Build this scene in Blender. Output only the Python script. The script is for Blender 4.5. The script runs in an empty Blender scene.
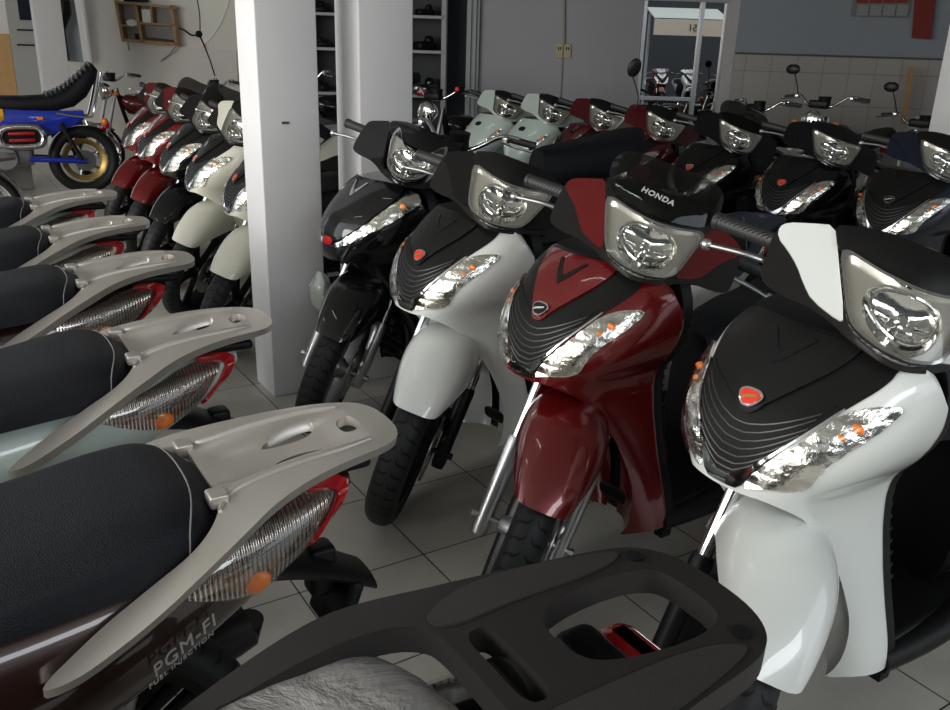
import bpy, math, random
import numpy as np
from mathutils import Vector, Matrix, noise
from mathutils.geometry import delaunay_2d_cdt
random.seed(7)
PI = math.pi
sc = bpy.context.scene
col = sc.collection
R_ = math.radians

# ------------------------------------------------------------------ camera
CAM = Vector((-1.109, -1.991, 1.463))
PITCH, ROLL, YAW, FPX = R_(19.58), R_(1.755), R_(32.62), 858.7
fw = Vector((math.sin(YAW)*math.cos(PITCH), math.cos(YAW)*math.cos(PITCH), -math.sin(PITCH)))
rt = Vector((math.cos(YAW), -math.sin(YAW), 0)); up = rt.cross(fw)
r2 = rt*math.cos(ROLL) + up*math.sin(ROLL); u2 = -rt*math.sin(ROLL) + up*math.cos(ROLL)
cd = bpy.data.cameras.new('camera'); cam = bpy.data.objects.new('camera', cd); col.objects.link(cam)
m4 = Matrix((r2, u2, -fw)).transposed().to_4x4(); m4.translation = CAM; cam.matrix_world = m4
cd.sensor_fit = 'HORIZONTAL'; cd.sensor_width = 36; cd.lens = FPX*36/950; cd.clip_start = .05; cd.clip_end = 200
sc.camera = cam
# ------------------------------------------------------------------ light
w = bpy.data.worlds.new('daylight'); sc.world = w; w.use_nodes = True
wn = w.node_tree.nodes; wl = w.node_tree.links
bg = wn['Background']; bg.inputs[0].default_value = (.86, .94, 1, 1); bg.inputs[1].default_value = 1.5
def area(name, loc, target, sx, sy, power, color):
    l = bpy.data.lights.new(name, 'AREA'); l.shape = 'RECTANGLE'; l.size = sx; l.size_y = sy; l.energy = power; l.color = color
    o = bpy.data.objects.new(name, l); col.objects.link(o); o.location = loc
    o.rotation_euler = (Vector(target)-Vector(loc)).to_track_quat('-Z', 'Y').to_euler(); return o
area('daylight_street_left', (-5.6, .5, 2.0), (0, .8, .8), 7.5, 2.0, 430, (1, .97, .92))
area('daylight_street_front', (-.6, -6.4, 3.7), (.6, 0, .6), 6, 1.6, 170, (.88, .94, 1))
sc.view_settings.view_transform = 'Standard'; sc.view_settings.look = 'None'
sc.view_settings.exposure = 0.0; sc.view_settings.gamma = 1; sc.view_settings.use_curve_mapping = False

# ------------------------------------------------------------------ materials
MATS = {}
def mat(name, color, rough=.5, metal=0, coat=0, bump=None, spec=.5, noise_amt=0, noise_scale=30, sub=0, flake=0):
    if name in MATS: return MATS[name]
    m = bpy.data.materials.new(name); m.use_nodes = True; nt = m.node_tree; b = nt.nodes['Principled BSDF']
    b.inputs['Base Color'].default_value = (*color, 1); b.inputs['Roughness'].default_value = rough; b.inputs['Metallic'].default_value = metal
    b.inputs['Coat Weight'].default_value = coat; b.inputs['Coat Roughness'].default_value = .04; b.inputs['Specular IOR Level'].default_value = spec
    tc = nt.nodes.new('ShaderNodeTexCoord')
    if noise_amt:
        n = nt.nodes.new('ShaderNodeTexNoise'); n.inputs['Scale'].default_value = noise_scale; n.inputs['Detail'].default_value = 5
        nt.links.new(tc.outputs['Object'], n.inputs['Vector'])
        mx = nt.nodes.new('ShaderNodeMix'); mx.data_type = 'RGBA'
        mx.inputs[6].default_value = (*[c*(1-noise_amt) for c in color], 1); mx.inputs[7].default_value = (*[min(1, c*(1+noise_amt)) for c in color], 1)
        nt.links.new(n.outputs['Fac'], mx.inputs[0]); nt.links.new(mx.outputs[2], b.inputs['Base Color'])
    if bump:
        kind, scale, st = bump
        if kind == 'noise': t = nt.nodes.new('ShaderNodeTexNoise'); t.inputs['Scale'].default_value = scale; t.inputs['Detail'].default_value = 6; out = t.outputs['Fac']
        elif kind == 'voronoi': t = nt.nodes.new('ShaderNodeTexVoronoi'); t.inputs['Scale'].default_value = scale; out = t.outputs['Distance']
        elif kind == 'wave': t = nt.nodes.new('ShaderNodeTexWave'); t.inputs['Scale'].default_value = scale; out = t.outputs['Fac']
        nt.links.new(tc.outputs['Object'], t.inputs['Vector'])
        bp = nt.nodes.new('ShaderNodeBump'); bp.inputs['Strength'].default_value = st; bp.inputs['Distance'].default_value = .004
        nt.links.new(out, bp.inputs['Height']); nt.links.new(bp.outputs[0], b.inputs['Normal'])
    MATS[name] = m; return m
def clear(name, tint, gloss=.12, rough=.02):
    if name in MATS: return MATS[name]
    m = bpy.data.materials.new(name); m.use_nodes = True; nt = m.node_tree; nt.nodes.clear()
    o = nt.nodes.new('ShaderNodeOutputMaterial'); t = nt.nodes.new('ShaderNodeBsdfTransparent'); t.inputs[0].default_value = (*tint, 1)
    g = nt.nodes.new('ShaderNodeBsdfGlossy'); g.inputs['Roughness'].default_value = rough
    f0 = nt.nodes.new('ShaderNodeLayerWeight'); f0.inputs[0].default_value = .5
    f = nt.nodes.new('ShaderNodeMath'); f.operation = 'POWER'; f.inputs[1].default_value = 4; nt.links.new(f0.outputs['Facing'], f.inputs[0])
    a = nt.nodes.new('ShaderNodeMath'); a.operation = 'ADD'; a.inputs[1].default_value = gloss; a.use_clamp = True
    mx = nt.nodes.new('ShaderNodeMixShader')
    nt.links.new(f.outputs[0], a.inputs[0]); nt.links.new(a.outputs[0], mx.inputs[0]); nt.links.new(t.outputs[0], mx.inputs[1]); nt.links.new(g.outputs[0], mx.inputs[2]); nt.links.new(mx.outputs[0], o.inputs[0])
    MATS[name] = m; return m
def paint(name, c, flake=0, rough=.3, spec=.5): return mat('paint_'+name, c, rough=rough, metal=flake, coat=1.0, spec=spec)
P_WHITE = paint('pearl white', (.78, .80, .76)); P_RED = paint('candy red', (.15, .0045, .005), .32, .27); P_BLACK = paint('gloss black', (.004, .004, .005), 0, .3, .1)
P_MINT = paint('pale mint', (.50, .58, .53)); P_NAVY = paint('dark navy', (.006, .010, .025), .2); P_DRED = paint('deep red', (.09, .004, .007), .3)
P_BROWN = paint('dark brown', (.035, .014, .010), .35); P_IVORY = paint('ivory white', (.72, .70, .60)); P_BLUE = paint('blue', (.005, .03, .42))
P_BEIGE = paint('grey beige', (.32, .31, .26)); P_YEL = paint('yellow', (.8, .38, .01))
SATIN = mat('satin black plastic', (.0085, .008, .008), .36, spec=.22, bump=('noise', 900, .08))
DARK = mat('black plastic', (.005, .005, .0055), .45, spec=.22); DGREY = mat('dark grey plastic', (.016, .0145, .014), .4, spec=.22); GRB = mat('grille black', (.003, .003, .003), .6, spec=.22); RIBM = mat('rib grey plastic', (.02, .0185, .017), .35)
CHROME = mat('chrome', (.8, .8, .8), .07, 1); STEEL = mat('brushed aluminium', (.52, .52, .52), .33, 1); ALU = mat('cast aluminium', (.36, .36, .37), .45, .9)
SILVER = mat('warm silver paint', (.56, .52, .475), .36, .65, noise_amt=.06, noise_scale=400)
RACKDK = mat('dark grey coated metal', (.032, .029, .028), .42, .35, spec=.22)
RUBBER = mat('tyre rubber', (.008, .008, .009), .62); GRIPR = mat('grip rubber', (.02, .02, .02), .5, bump=('wave', 60, .3))
SEATM = mat('seat vinyl', (.0095, .010, .0135), .5, spec=.22, bump=('voronoi', 420, .35)); STITCH = mat('stitch thread', (.3, .28, .27), .8)
REFL = mat('lamp reflector', (.88, .87, .84), .08, 1, bump=('noise', 30, .35)); LINER = mat('lamp liner', (.78, .75, .68), .28, .75); REFL2 = mat('fluted lamp reflector', (.80, .78, .74), .13, 1, bump=('noise', 38, 1.0)); REFL3 = mat('ribbed lamp reflector', (.70, .66, .62), .2, 1, bump=('wave', 38, 1.0))
AMBER = mat('amber plastic', (.95, .22, .01), .25, coat=.6); REDL = mat('red lens', (.42, .008, .012), .12, coat=1); REDE = mat('red badge enamel', (.75, .03, .015), .25, coat=1)
DISC = mat('brake disc steel', (.42, .41, .40), .35, 1); GOLD = mat('gold anodised rim', (.50, .33, .10), .35, .8)
LENS = clear('clear lamp lens', (.97, .97, .96), .05); SMOKE = clear('smoked windscreen', (.33, .33, .33), .05); WHITEP = mat('white plastic', (.75, .75, .72), .4)
BLETTER = mat('silver lettering', (.62, .62, .62), .35, .3)
def tyre_mat():
    m = mat('grooved tyre rubber', (.014, .014, .0145), .5, spec=.22); nt = m.node_tree; b = nt.nodes['Principled BSDF']
    tc = nt.nodes.new('ShaderNodeTexCoord'); s = nt.nodes.new('ShaderNodeSeparateXYZ'); nt.links.new(tc.outputs['Object'], s.inputs[0])
    def M(op, a, bb=None, cc=None):
        n = nt.nodes.new('ShaderNodeMath'); n.operation = op
        for i, v in enumerate((a, bb, cc)):
            if v is None: continue
            if isinstance(v, (int, float)): n.inputs[i].default_value = v
            else: nt.links.new(v, n.inputs[i])
        return n.outputs[0]
    an = M('ARCTAN2', s.outputs[2], s.outputs[0]); ay = M('ABSOLUTE', s.outputs[1])
    wob = M('SINE', M('MULTIPLY', ay, 130))
    ph = M('ADD', M('MULTIPLY', an, 22/PI/2*2), M('ADD', M('MULTIPLY', ay, 26), M('MULTIPLY', wob, .22)))
    fr = M('FRACT', ph); g = M('GREATER_THAN', fr, .80)
    rad = M('SQRT', M('ADD', M('MULTIPLY', s.outputs[0], s.outputs[0]), M('MULTIPLY', s.outputs[2], s.outputs[2])))
    onr = M('MULTIPLY', M('LESS_THAN', ay, .040), M('GREATER_THAN', ay, .006)); g = M('MULTIPLY', g, onr)
    bp = nt.nodes.new('ShaderNodeBump'); bp.inputs['Strength'].default_value = 1; bp.inputs['Distance'].default_value = .012; bp.invert = True
    mx = nt.nodes.new('ShaderNodeMix'); mx.data_type = 'RGBA'; mx.inputs[6].default_value = (.020, .020, .021, 1); mx.inputs[7].default_value = (.002, .002, .002, 1); nt.links.new(g, mx.inputs[0]); nt.links.new(mx.outputs[2], b.inputs['Base Color'])  # grooves coloured near black, tread shade painted in beside the bump
    nt.links.new(g, bp.inputs['Height']); nt.links.new(bp.outputs[0], b.inputs['Normal']); return m
TYRE = tyre_mat()
def textured_pad():
    m = mat('fine ribbed pad', (.026, .024, .022), .5); nt = m.node_tree; b = nt.nodes['Principled BSDF']
    tc = nt.nodes.new('ShaderNodeTexCoord'); ch = nt.nodes.new('ShaderNodeTexChecker'); ch.inputs['Scale'].default_value = 330
    nt.links.new(tc.outputs['Object'], ch.inputs['Vector'])
    bp = nt.nodes.new('ShaderNodeBump'); bp.inputs['Strength'].default_value = .7; bp.inputs['Distance'].default_value = .0015
    nt.links.new(ch.outputs['Fac'], bp.inputs['Height']); nt.links.new(bp.outputs[0], b.inputs['Normal']); return m
PAD = textured_pad()

# ------------------------------------------------------------------ mesh tools
class MB:
    def __init__(s): s.v = []; s.f = []
    def add(s, V, F):
        o = len(s.v); s.v += [tuple(map(float, p)) for p in V]; s.f += [tuple(i+o for i in f) for f in F]; return s
    def merge(s, o): return s.add(o.v, o.f)
    def mirror(s):
        m = MB(); m.v = [(x, -y, z) for x, y, z in s.v]; m.f = [tuple(reversed(f)) for f in s.f]; return m
    def both(s): s.merge(s.mirror()); return s
    def xf(s, M):
        s.v = [tuple(M @ Vector(p)) for p in s.v]; return s
    def mesh(s, name, m, angle=38):
        me = bpy.data.meshes.new(name); me.from_pydata(s.v, [], s.f); me.validate()
        me.materials.append(m)
        me.polygons.foreach_set('use_smooth', [True]*len(me.polygons))
        try: me.set_sharp_from_angle(angle=R_(angle))
        except Exception: pass
        me.update(); return me
def link(name, me, parent=None, m=None, mw=None):
    o = bpy.data.objects.new(name, me); col.objects.link(o)
    if parent is not None: o.parent = parent
    if mw is not None: o.matrix_local = mw
    if m is not None and o.material_slots: o.material_slots[0].link = 'OBJECT'; o.material_slots[0].material = m
    return o
def put(name, mb, m, parent=None, angle=38): return link(name, mb.mesh(name, m, angle), parent)
def empty(name, loc, rz=0, label=None, cat=None, group=None):
    o = bpy.data.objects.new(name, None); col.objects.link(o); o.location = loc; o.rotation_euler = (0, 0, rz); o.empty_display_size = .1
    tag(o, label, cat, group); return o
def tag(o, label=None, cat=None, group=None, kind=None):
    if label: o['label'] = label
    if cat: o['category'] = cat
    if group: o['group'] = group
    if kind: o['kind'] = kind
    return o
def box(c, s, bev=0, rot=None):
    x, y, z = s[0]/2, s[1]/2, s[2]/2; mb = MB()
    if bev <= 0:
        V = [(a*x, b*y, d*z) for a in (-1, 1) for b in (-1, 1) for d in (-1, 1)]
        F = [(0, 1, 3, 2), (4, 6, 7, 5), (0, 4, 5, 1), (2, 3, 7, 6), (0, 2, 6, 4), (1, 5, 7, 3)]
        mb.add(V, F)
    else:
        b = min(bev, x*.95, y*.95, z*.95); rings = []
        def ring(sx, sy, zz, n=4):
            r = []
            for cx, cy, a0 in ((1, 1, 0), (-1, 1, PI/2), (-1, -1, PI), (1, -1, 1.5*PI)):
                for k in range(n+1):
                    a = a0+k*PI/2/n; r.append((cx*(sx-b)+b*math.cos(a)*1, cy*(sy-b)+b*math.sin(a), zz))
            return r
        secs = []
        for t in (0, 30, 60, 90):
            a = R_(t); k = b*(1-math.sin(a)); zz = -z+b*(1-math.cos(a))
            secs.append([(px-math.copysign(k, px), py-math.copysign(k, py), zz) for px, py, _ in ring(x, y, 0)])
        secs += [[(px, py, -q[0][2]) for px, py, _ in q] for q in reversed(secs)]
        secs = [[(p[0], p[1], p[2]) for p in q] for q in secs]
        mb = loft(secs, True, True)
    M = Matrix.Translation(c)
    if rot: M = M @ Matrix.Rotation(rot[2], 4, 'Z') @ Matrix.Rotation(rot[1], 4, 'Y') @ Matrix.Rotation(rot[0], 4, 'X')
    return mb.xf(M)
def loft(secs, closed=True, caps=False):
    n = len(secs[0]); mb = MB(); V = [p for s in secs for p in s]; F = []
    for i in range(len(secs)-1):
        for j in range(n if closed else n-1):
            a = i*n+j; b = i*n+(j+1) % n; F.append((a, b, b+n, a+n))
    if caps: F.append(tuple(reversed(range(n)))); F.append(tuple(range((len(secs)-1)*n, len(secs)*n)))
    return mb.add(V, F)
def cat(pts, k=6):
    P = [Vector(p) for p in pts]; o = []
    for i in range(len(P)-1):
        a = P[max(i-1, 0)]; b = P[i]; c = P[i+1]; d = P[min(i+2, len(P)-1)]
        for j in range(k):
            t = j/k; o.append(.5*((2*b)+(c-a)*t+(2*a-5*b+4*c-d)*t*t+(3*b-a-3*c+d)*t**3))
    o.append(P[-1]); return o
def tube(pts, r, n=10, smooth=0, caps=True, flat=1):
    P = cat(pts, smooth) if smooth else [Vector(p) for p in pts]; N = len(P); secs = []; prev = None
    rr = r if isinstance(r, (list, tuple)) else None
    for i, p in enumerate(P):
        t = (P[min(i+1, N-1)]-P[max(i-1, 0)]).normalized()
        if prev is None:
            a = Vector((0, 0, 1)) if abs(t.z) < .9 else Vector((1, 0, 0)); u = t.cross(a).normalized()
        else: u = (prev-t*prev.dot(t)).normalized()
        prev = u; v = t.cross(u)
        if rr: f = i/(N-1)*(len(rr)-1); k = min(int(f), len(rr)-2); R = rr[k]+(rr[k+1]-rr[k])*(f-k)
        else: R = r
        secs.append([p+u*R*math.cos(2*PI*j/n)+v*R*flat*math.sin(2*PI*j/n) for j in range(n)])
    return loft(secs, True, caps)
def ball(c, r, n=12, sc_=(1, 1, 1)):
    secs = []
    for i in range(1, n//2+1):
        a = PI*i/(n//2+1); secs.append([(c[0]+r*sc_[0]*math.sin(a)*math.cos(2*PI*j/n), c[1]+r*sc_[1]*math.sin(a)*math.sin(2*PI*j/n), c[2]-r*sc_[2]*math.cos(a)) for j in range(n)])
    return loft(secs, True, True)
def lathe_y(prof, n=64, c=(0, 0, 0), closed=True):
    # profile of (radius, y) revolved around the y axis
    secs = [[(c[0]+r*math.cos(2*PI*i/n), c[1]+y, c[2]+r*math.sin(2*PI*i/n)) for r, y in prof] for i in range(n)]
    mb = loft(secs+[secs[0]], closed, False); return mb
def chaikin(p, it=1):
    for _ in range(it):
        q = []
        for i in range(len(p)):
            a = p[i]; b = p[(i+1) % len(p)]
            q += [(a[0]*.75+b[0]*.25, a[1]*.75+b[1]*.25), (a[0]*.25+b[0]*.75, a[1]*.25+b[1]*.75)]
        p = q
    return p
def inpoly(x, y, P):
    P = np.asarray(P); ins = np.zeros(np.shape(x), bool); j = len(P)-1
    for i in range(len(P)):
        c = ((P[i, 1] > y) != (P[j, 1] > y)); d = P[j, 1]-P[i, 1]; d = d if d else 1e-12
        ins ^= c & (x < (P[j, 0]-P[i, 0])*(y-P[i, 1])/d+P[i, 0]); j = i
    return ins
def patch(fn, loops, step=.012, off=0, thick=.004, back=None, ascale=1, rnd=1, flip=False, bow=0):
    """a shell over the parametric surface fn(a, b) inside loops[0], minus the holes loops[1:]"""
    L = []
    for k, lp in enumerate(loops):
        lp = [(a*ascale, b) for a, b in lp]
        if rnd: lp = chaikin(lp, rnd)
        q = []
        for i in range(len(lp)):
            a = lp[i]; b = lp[(i+1) % len(lp)]; d = math.hypot(b[0]-a[0], b[1]-a[1]); n = max(1, int(d/step+.5))
            if d < 1e-6: continue
            q += [(a[0]+(b[0]-a[0])*t/n, a[1]+(b[1]-a[1])*t/n) for t in range(n)]
        ar = sum(q[i][0]*q[(i+1) % len(q)][1]-q[(i+1) % len(q)][0]*q[i][1] for i in range(len(q)))
        if (ar > 0) != (k == 0): q.reverse()
        L.append(q)
    allb = np.array([p for q in L for p in q])
    x0, y0 = allb.min(0); x1, y1 = allb.max(0)
    gx, gy = np.meshgrid(np.arange(x0+step/2, x1, step), np.arange(y0+step/2, y1, step)); gx[::2] += step/2; gx = gx.ravel(); gy = gy.ravel()
    ok = inpoly(gx, gy, L[0])
    for h in L[1:]: ok &= ~inpoly(gx, gy, h)
    gx, gy = gx[ok], gy[ok]
    if len(gx):
        d = np.min((gx[:, None]-allb[None, :, 0])**2+(gy[:, None]-allb[None, :, 1])**2, 1); k = d > (step*.55)**2; gx, gy = gx[k], gy[k]
    pts = [Vector(p) for p in allb.tolist()]+[Vector((a, b)) for a, b in zip(gx.tolist(), gy.tolist())]
    edges = []; o = 0
    for q in L: edges += [(o+i, o+(i+1) % len(q)) for i in range(len(q))]; o += len(q)
    vs, _, fs, ov, _, _ = delaunay_2d_cdt(pts, edges, [], 0, 1e-7)
    P2 = np.array([(v.x, v.y) for v in vs]); T = np.array([f for f in fs if len(f) == 3])
    cx = P2[T].mean(1); ok = inpoly(cx[:, 0], cx[:, 1], L[0])
    for h in L[1:]: ok &= ~inpoly(cx[:, 0], cx[:, 1], h)
    T = T[ok]; A, B = P2[:, 0]/ascale, P2[:, 1]
    S = fn(A, B); e = 1e-3; Na = fn(A+e, B)-fn(A-e, B); Nb = fn(A, B+e)-fn(A, B-e)
    N = np.cross(Na, Nb); N /= np.linalg.norm(N, axis=1)[:, None]+1e-12
    if flip: N = -N
    t0 = T[0]; fnrm = np.cross(S[T[:, 1]]-S[T[:, 0]], S[T[:, 2]]-S[T[:, 0]]); avg = (fnrm*N[T[:, 0]]).sum()
    if avg < 0: T = T[:, ::-1]
    bowv = 0
    if bow:
        dd = np.sqrt(np.min((P2[:, None, 0]-allb[None, :, 0])**2+(P2[:, None, 1]-allb[None, :, 1])**2, 1)); m_ = dd.max()+1e-9; bowv = bow*(1-(1-np.minimum(dd/m_, 1))**2)
    top = S+N*(np.asarray(off+bowv)[..., None] if bow else off)
    bot = back(S, A, B) if back is not None else top-N*(thick)
    n = len(vs); F = [tuple(t) for t in T.tolist()]+[tuple(x+n for x in reversed(t)) for t in T.tolist()]
    # boundary edges
    ec = {}
    for t in T.tolist():
        for i in range(3): ec[(t[i], t[(i+1) % 3])] = 1
    for (a, b) in list(ec):
        if (b, a) not in ec: F.append((b, a, a+n, b+n))
    return MB().add(np.concatenate([top, bot]), F)
def sm(z, pts):
    pts = sorted(pts); X = np.array([a for a, b in pts], float); Y = np.array([b for a, b in pts], float); z = np.asarray(z, float)
    zc = np.clip(z, X[0], X[-1]); i = np.clip(np.searchsorted(X, zc)-1, 0, len(X)-2)
    m = np.gradient(Y, X); h = X[i+1]-X[i]; t = (zc-X[i])/h
    return (2*t**3-3*t**2+1)*Y[i]+(t**3-2*t**2+t)*h*m[i]+(-2*t**3+3*t**2)*Y[i+1]+(t**3-t**2)*h*m[i+1]
def sym(pts):
    """close a half outline (a >= 0) with its mirror image"""
    return [tuple(p) for p in pts]+[(-a, b) for a, b in reversed(pts) if a > 1e-6]
def textmesh(s, size, m, name='lettering', shear=0, extrude=.0012, spacing=1, off=0):
    c = bpy.data.curves.new(name, 'FONT'); c.body = s; c.size = size; c.extrude = extrude; c.align_x = 'CENTER'; c.align_y = 'CENTER'; c.shear = shear; c.space_character = spacing; c.offset = off
    o = bpy.data.objects.new(name, c); col.objects.link(o); dg = bpy.context.evaluated_depsgraph_get(); dg.update()
    me = bpy.data.meshes.new_from_object(o.evaluated_get(dg)); bpy.data.objects.remove(o); me.materials.clear(); me.materials.append(m); return me

# ------------------------------------------------------------------ scooter geometry (x forward from the front axle, y to the rider's left)
NZ = [(.16, -.29), (.25, -.275), (.35, -.24), (.45, -.19), (.55, -.13), (.63, -.07), (.70, -.015), (.75, -.022), (.848, -.062), (.924, -.128), (.983, -.19), (1.03, -.25)]
EZ = [(.16, -.40), (.25, -.40), (.5, -.36), (.7, -.34), (.85, -.33), (.95, -.32), (1.03, -.33)]
WZ = [(.16, .18), (.25, .186), (.4, .166), (.5, .152), (.6, .140), (.66, .140), (.70, .150), (.755, .190), (.82, .22), (.889, .228), (.93, .222), (.97, .195), (1.03, .14)]
PZ = [(.16, 2.2), (.5, 2.4), (.7, 3.4), (.76, 3.4), (.84, 2.9), (.9, 2.5), (1.03, 2.2)]
def apron(s, z):
    n = sm(z, NZ); e = sm(z, EZ); w_ = sm(z, WZ); p = sm(z, PZ); f = np.asarray(s, float)*PI/2
    sy = np.sign(f)*np.abs(np.sin(f)+1e-12)**(2/p); cx = np.abs(np.cos(f))**(2/p)
    return np.stack([n-(n-e)*(1-cx), w_*sy, z+0*f], -1)
def cowl(y, z):
    y = np.asarray(y, float); return np.stack([-.148-1.37*(z-1.02)-.8*(np.sqrt(y**2+.035**2)-.035), y, z+0*y], -1)
RK = R_(26); KAX = Vector((-math.sin(RK), 0, math.cos(RK))); OAX = Vector((.085, 0, 0)); FD = KAX.copy()
def steer_matrix(a): return Matrix.Translation(OAX) @ Matrix.Rotation(a, 4, KAX) @ Matrix.Translation(-OAX)
HW = [(-2, .05), (-1.79, .055), (-1.76, .075), (-1.7, .105), (-1.55, .150), (-1.4, .178), (-1.2, .188), (-1.0, .18), (-.85, .15), (-.72, .12)]
BZ0 = [(-1.86, .76), (-1.79, .735), (-1.7, .665), (-1.55, .58), (-1.4, .50), (-1.2, .42), (-1.0, .34), (-.85, .28), (-.72, .26)]
BZ1 = [(-1.86, .77), (-1.8, .772), (-1.7, .772), (-1.55, .768), (-1.4, .758), (-1.2, .74), (-1.0, .73), (-.85, .72), (-.72, .68)]
def body_y(x, z):
    hw, a, b = sm(x, HW), sm(x, BZ0), sm(x, BZ1); t = np.clip(np.abs((2*z-a-b)/(b-a)), 0, .995); return hw*(1-t**2.8)**(1/2.8)
def body_side(x, z): return np.stack([x, body_y(x, z), z+0*x], -1)
ZT = [(0, .835), (-.1, .838), (-.2, .832), (-.3, .815), (-.4, .785), (-.5, .735), (-.6, .68), (-.7, .64)]
def rack_top(v, u):
    z = sm(u, ZT)-.5*v**2; r = np.exp(-(v/.066)**6)*np.exp(-((u+.2)/.115)**6); return np.stack([-1.88-u, v, z-.026*r], -1)
LEGSH = sym([(0, .985), (.45, .985), (.649, .960), (.737, .966), (.811, .958), (.881, .944), (.925, .924), (.97, .90), (1.0, .87), (1, .7), (1, .5), (1, .25), (.97, .242), (.871, .240), (.609, .232), (.377, .21), (.422, .222), (.53, .28), (.639, .366), (.654, .432), (.639, .542), (.57, .632), (.52, .666), (.40, .69), (.234, .705), (.08, .703), (0, .70)])
IND = [(.081, .718), (.085, .745), (.15, .785), (.224, .812), (.283, .838), (.402, .882), (.515, .894), (.654, .897), (.70, .892), (.693, .884), (.624, .856), (.506, .818), (.451, .794), (.441, .764), (.441, .746), (.348, .738), (.239, .73), (.15, .722)]
COVER = sym([(0, .708), (.06, .712), (.09, .745), (.15, .793), (.224, .822), (.283, .848), (.40, .888), (.65, .955), (.66, .975), (.5, .99), (0, .99)])
GRILLE = sym([(0, .730), (.045, .750), (.09, .772), (.234, .846), (.355, .892), (.15, .872), (.03, .852), (0, .838)])
PANEL = sym([(0, .838), (.02, .846), (.05, .868), (.17, .908), (.259, .934), (.372, .966), (.40, .982), (0, .982)])
EMBL = sym([(0, .846), (.018, .854), (.037, .868), (.022, .875), (0, .877)])
CHEV = sym([(0, .918), (.02, .928), (.09, .957), (.125, .968), (.10, .970), (.02, .945), (0, .936)])
TRIM = sym([(0, .710), (.045, .716), (.078, .74), (.085, .752), (.15, .793), (.235, .826), (.40, .885), (.39, .889), (.225, .829), (.12, .785), (.07, .758), (.03, .742), (0, .727)])
LENSO = sym([(0, 1.100), (.03, 1.100), (.058, 1.099), (.092, 1.100), (.112, 1.100), (.127, 1.092), (.105, 1.05), (.088, 1.020), (.07, 1.011), (.03, 1.008), (0, 1.008)])
LENSC = sym([(0, 1.085), (.03, 1.089), (.055, 1.098), (.078, 1.118), (.096, 1.124), (.104, 1.088), (.08, 1.050), (.065, 1.024), (.03, 1.013), (0, 1.012)])
SIDEC = [(.146, 1.126), (.130, 1.092), (.092, 1.020), (.10, 1.015), (.15, 1.018), (.17, 1.03), (.19, 1.047), (.212, 1.058), (.236, 1.066), (.238, 1.080), (.226, 1.092), (.19, 1.108)]
HOUSE = sym([(0, 1.0), (.08, 1.002), (.11, 1.008), (.15, 1.009), (.20, 1.0), (.235, .999), (.246, 1.01), (.246, 1.055), (.240, 1.082), (.226, 1.092), (.19, 1.107), (.146, 1.124), (.07, 1.150), (0, 1.158)])
VISOR = sym([(0, 1.102), (.058, 1.101), (.09, 1.102), (.112, 1.102), (.131, 1.094), (.147, 1.123), (.12, 1.135), (.07, 1.152), (0, 1.160)])
SCREEN = sym([(0, 1.106), (.058, 1.105), (.116, 1.105), (.140, 1.130), (.143, 1.155), (.132, 1.178), (.105, 1.193), (.05, 1.203), (0, 1.206)])
def half_both(*a, **k): return patch(*a, **k).both()
AS = .31
_cache = {}
def G(key, fn, m=None, angle=38):
    if key not in _cache: _cache[key] = fn().mesh(key.split(':')[0], m or DARK, angle)
    return _cache[key]
def backto(x): return lambda S, A, B: np.stack([np.minimum(S[:, 0]-.004, x), S[:, 1], S[:, 2]], -1)
def g_legshield():
    k = 1.7; to = lambda s: math.copysign(1-(1-min(abs(s), 1))**(1/k), s)
    fn = lambda a, b: apron(np.sign(a)*(1-np.maximum(1-np.abs(a), 0)**k), b)
    return patch(fn, [[(to(a), b) for a, b in LEGSH]], step=.010, off=0, ascale=.36, back=lambda S, A, B: np.stack([S[:, 0]-.012, S[:, 1]*.965, S[:, 2]], -1), rnd=1)
def inner_pts(t, z):
    cav = sm(z, [(.2, .36), (.28, .53), (.366, .639), (.432, .654), (.542, .639), (.632, .57), (.69, .40)])
    E = apron(cav, z); f = np.clip(t, 0, 1)
    y = E[..., 1]*(1-f)+.020*f; x = E[..., 0]-.004-(.085)*np.sin(f*PI/2)**.8*sm(z, [(.2, .9), (.3, .9), (.45, 1), (.7, 1.3)])
    return np.stack([x, y, z+0*x], -1)
def g_inner():
    secs = []
    for z in np.linspace(.215, .69, 20): secs.append([tuple(map(float, inner_pts(np.float64(t), np.float64(z)))) for t in np.linspace(0, 1, 9)])
    mb = loft(secs, False, False); o = MB().merge(mb); o.merge(mb.mirror())
    return o
def g_innerblack():
    secs = []
    for z in np.linspace(.20, .97, 24):
        e = float(sm(z, EZ)); w_ = float(sm(z, WZ))-.004; r = []
        for t in np.linspace(-1, 1, 13): r.append((e-.05*(1-abs(t)**6)-.035, w_*t, z))
        for t in np.linspace(1, -1, 13): r.append((e-.0-(.06 if abs(t) < .8 else 0), w_*t, z))
        secs.append(r)
    mb = loft(secs, True, True)
    mb.merge(box((-.42, 0, .46), (.05, .16, .40), .01))
    for s in (-1, 1):
        for i in range(16):
            z = .44+.028*i; e = float(sm(z, EZ)); w_ = float(sm(z, WZ)); mb.merge(box((e-.045, s*(w_-.019), z), (.03, .010, .010), .002))
    return mb
def g_topcover():
    secs = []
    for k in range(7):
        f = k/6; r = []
        for s in np.linspace(-.98, .98, 21):
            p = apron(np.float64(s), np.float64(.984)); q = (-.44, p[1]*.95, .97)
            r.append((p[0]*(1-f)+q[0]*f, p[1]*(1-f)+q[1]*f, p[2]*(1-f)+q[2]*f+.012*math.sin(f*PI)))
        secs.append(r)
    lo = [[(a, b, c-.05) for a, b, c in r] for r in secs]
    return loft([secs[0]]+secs+[lo[-1], lo[0]], False, False)
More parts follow.
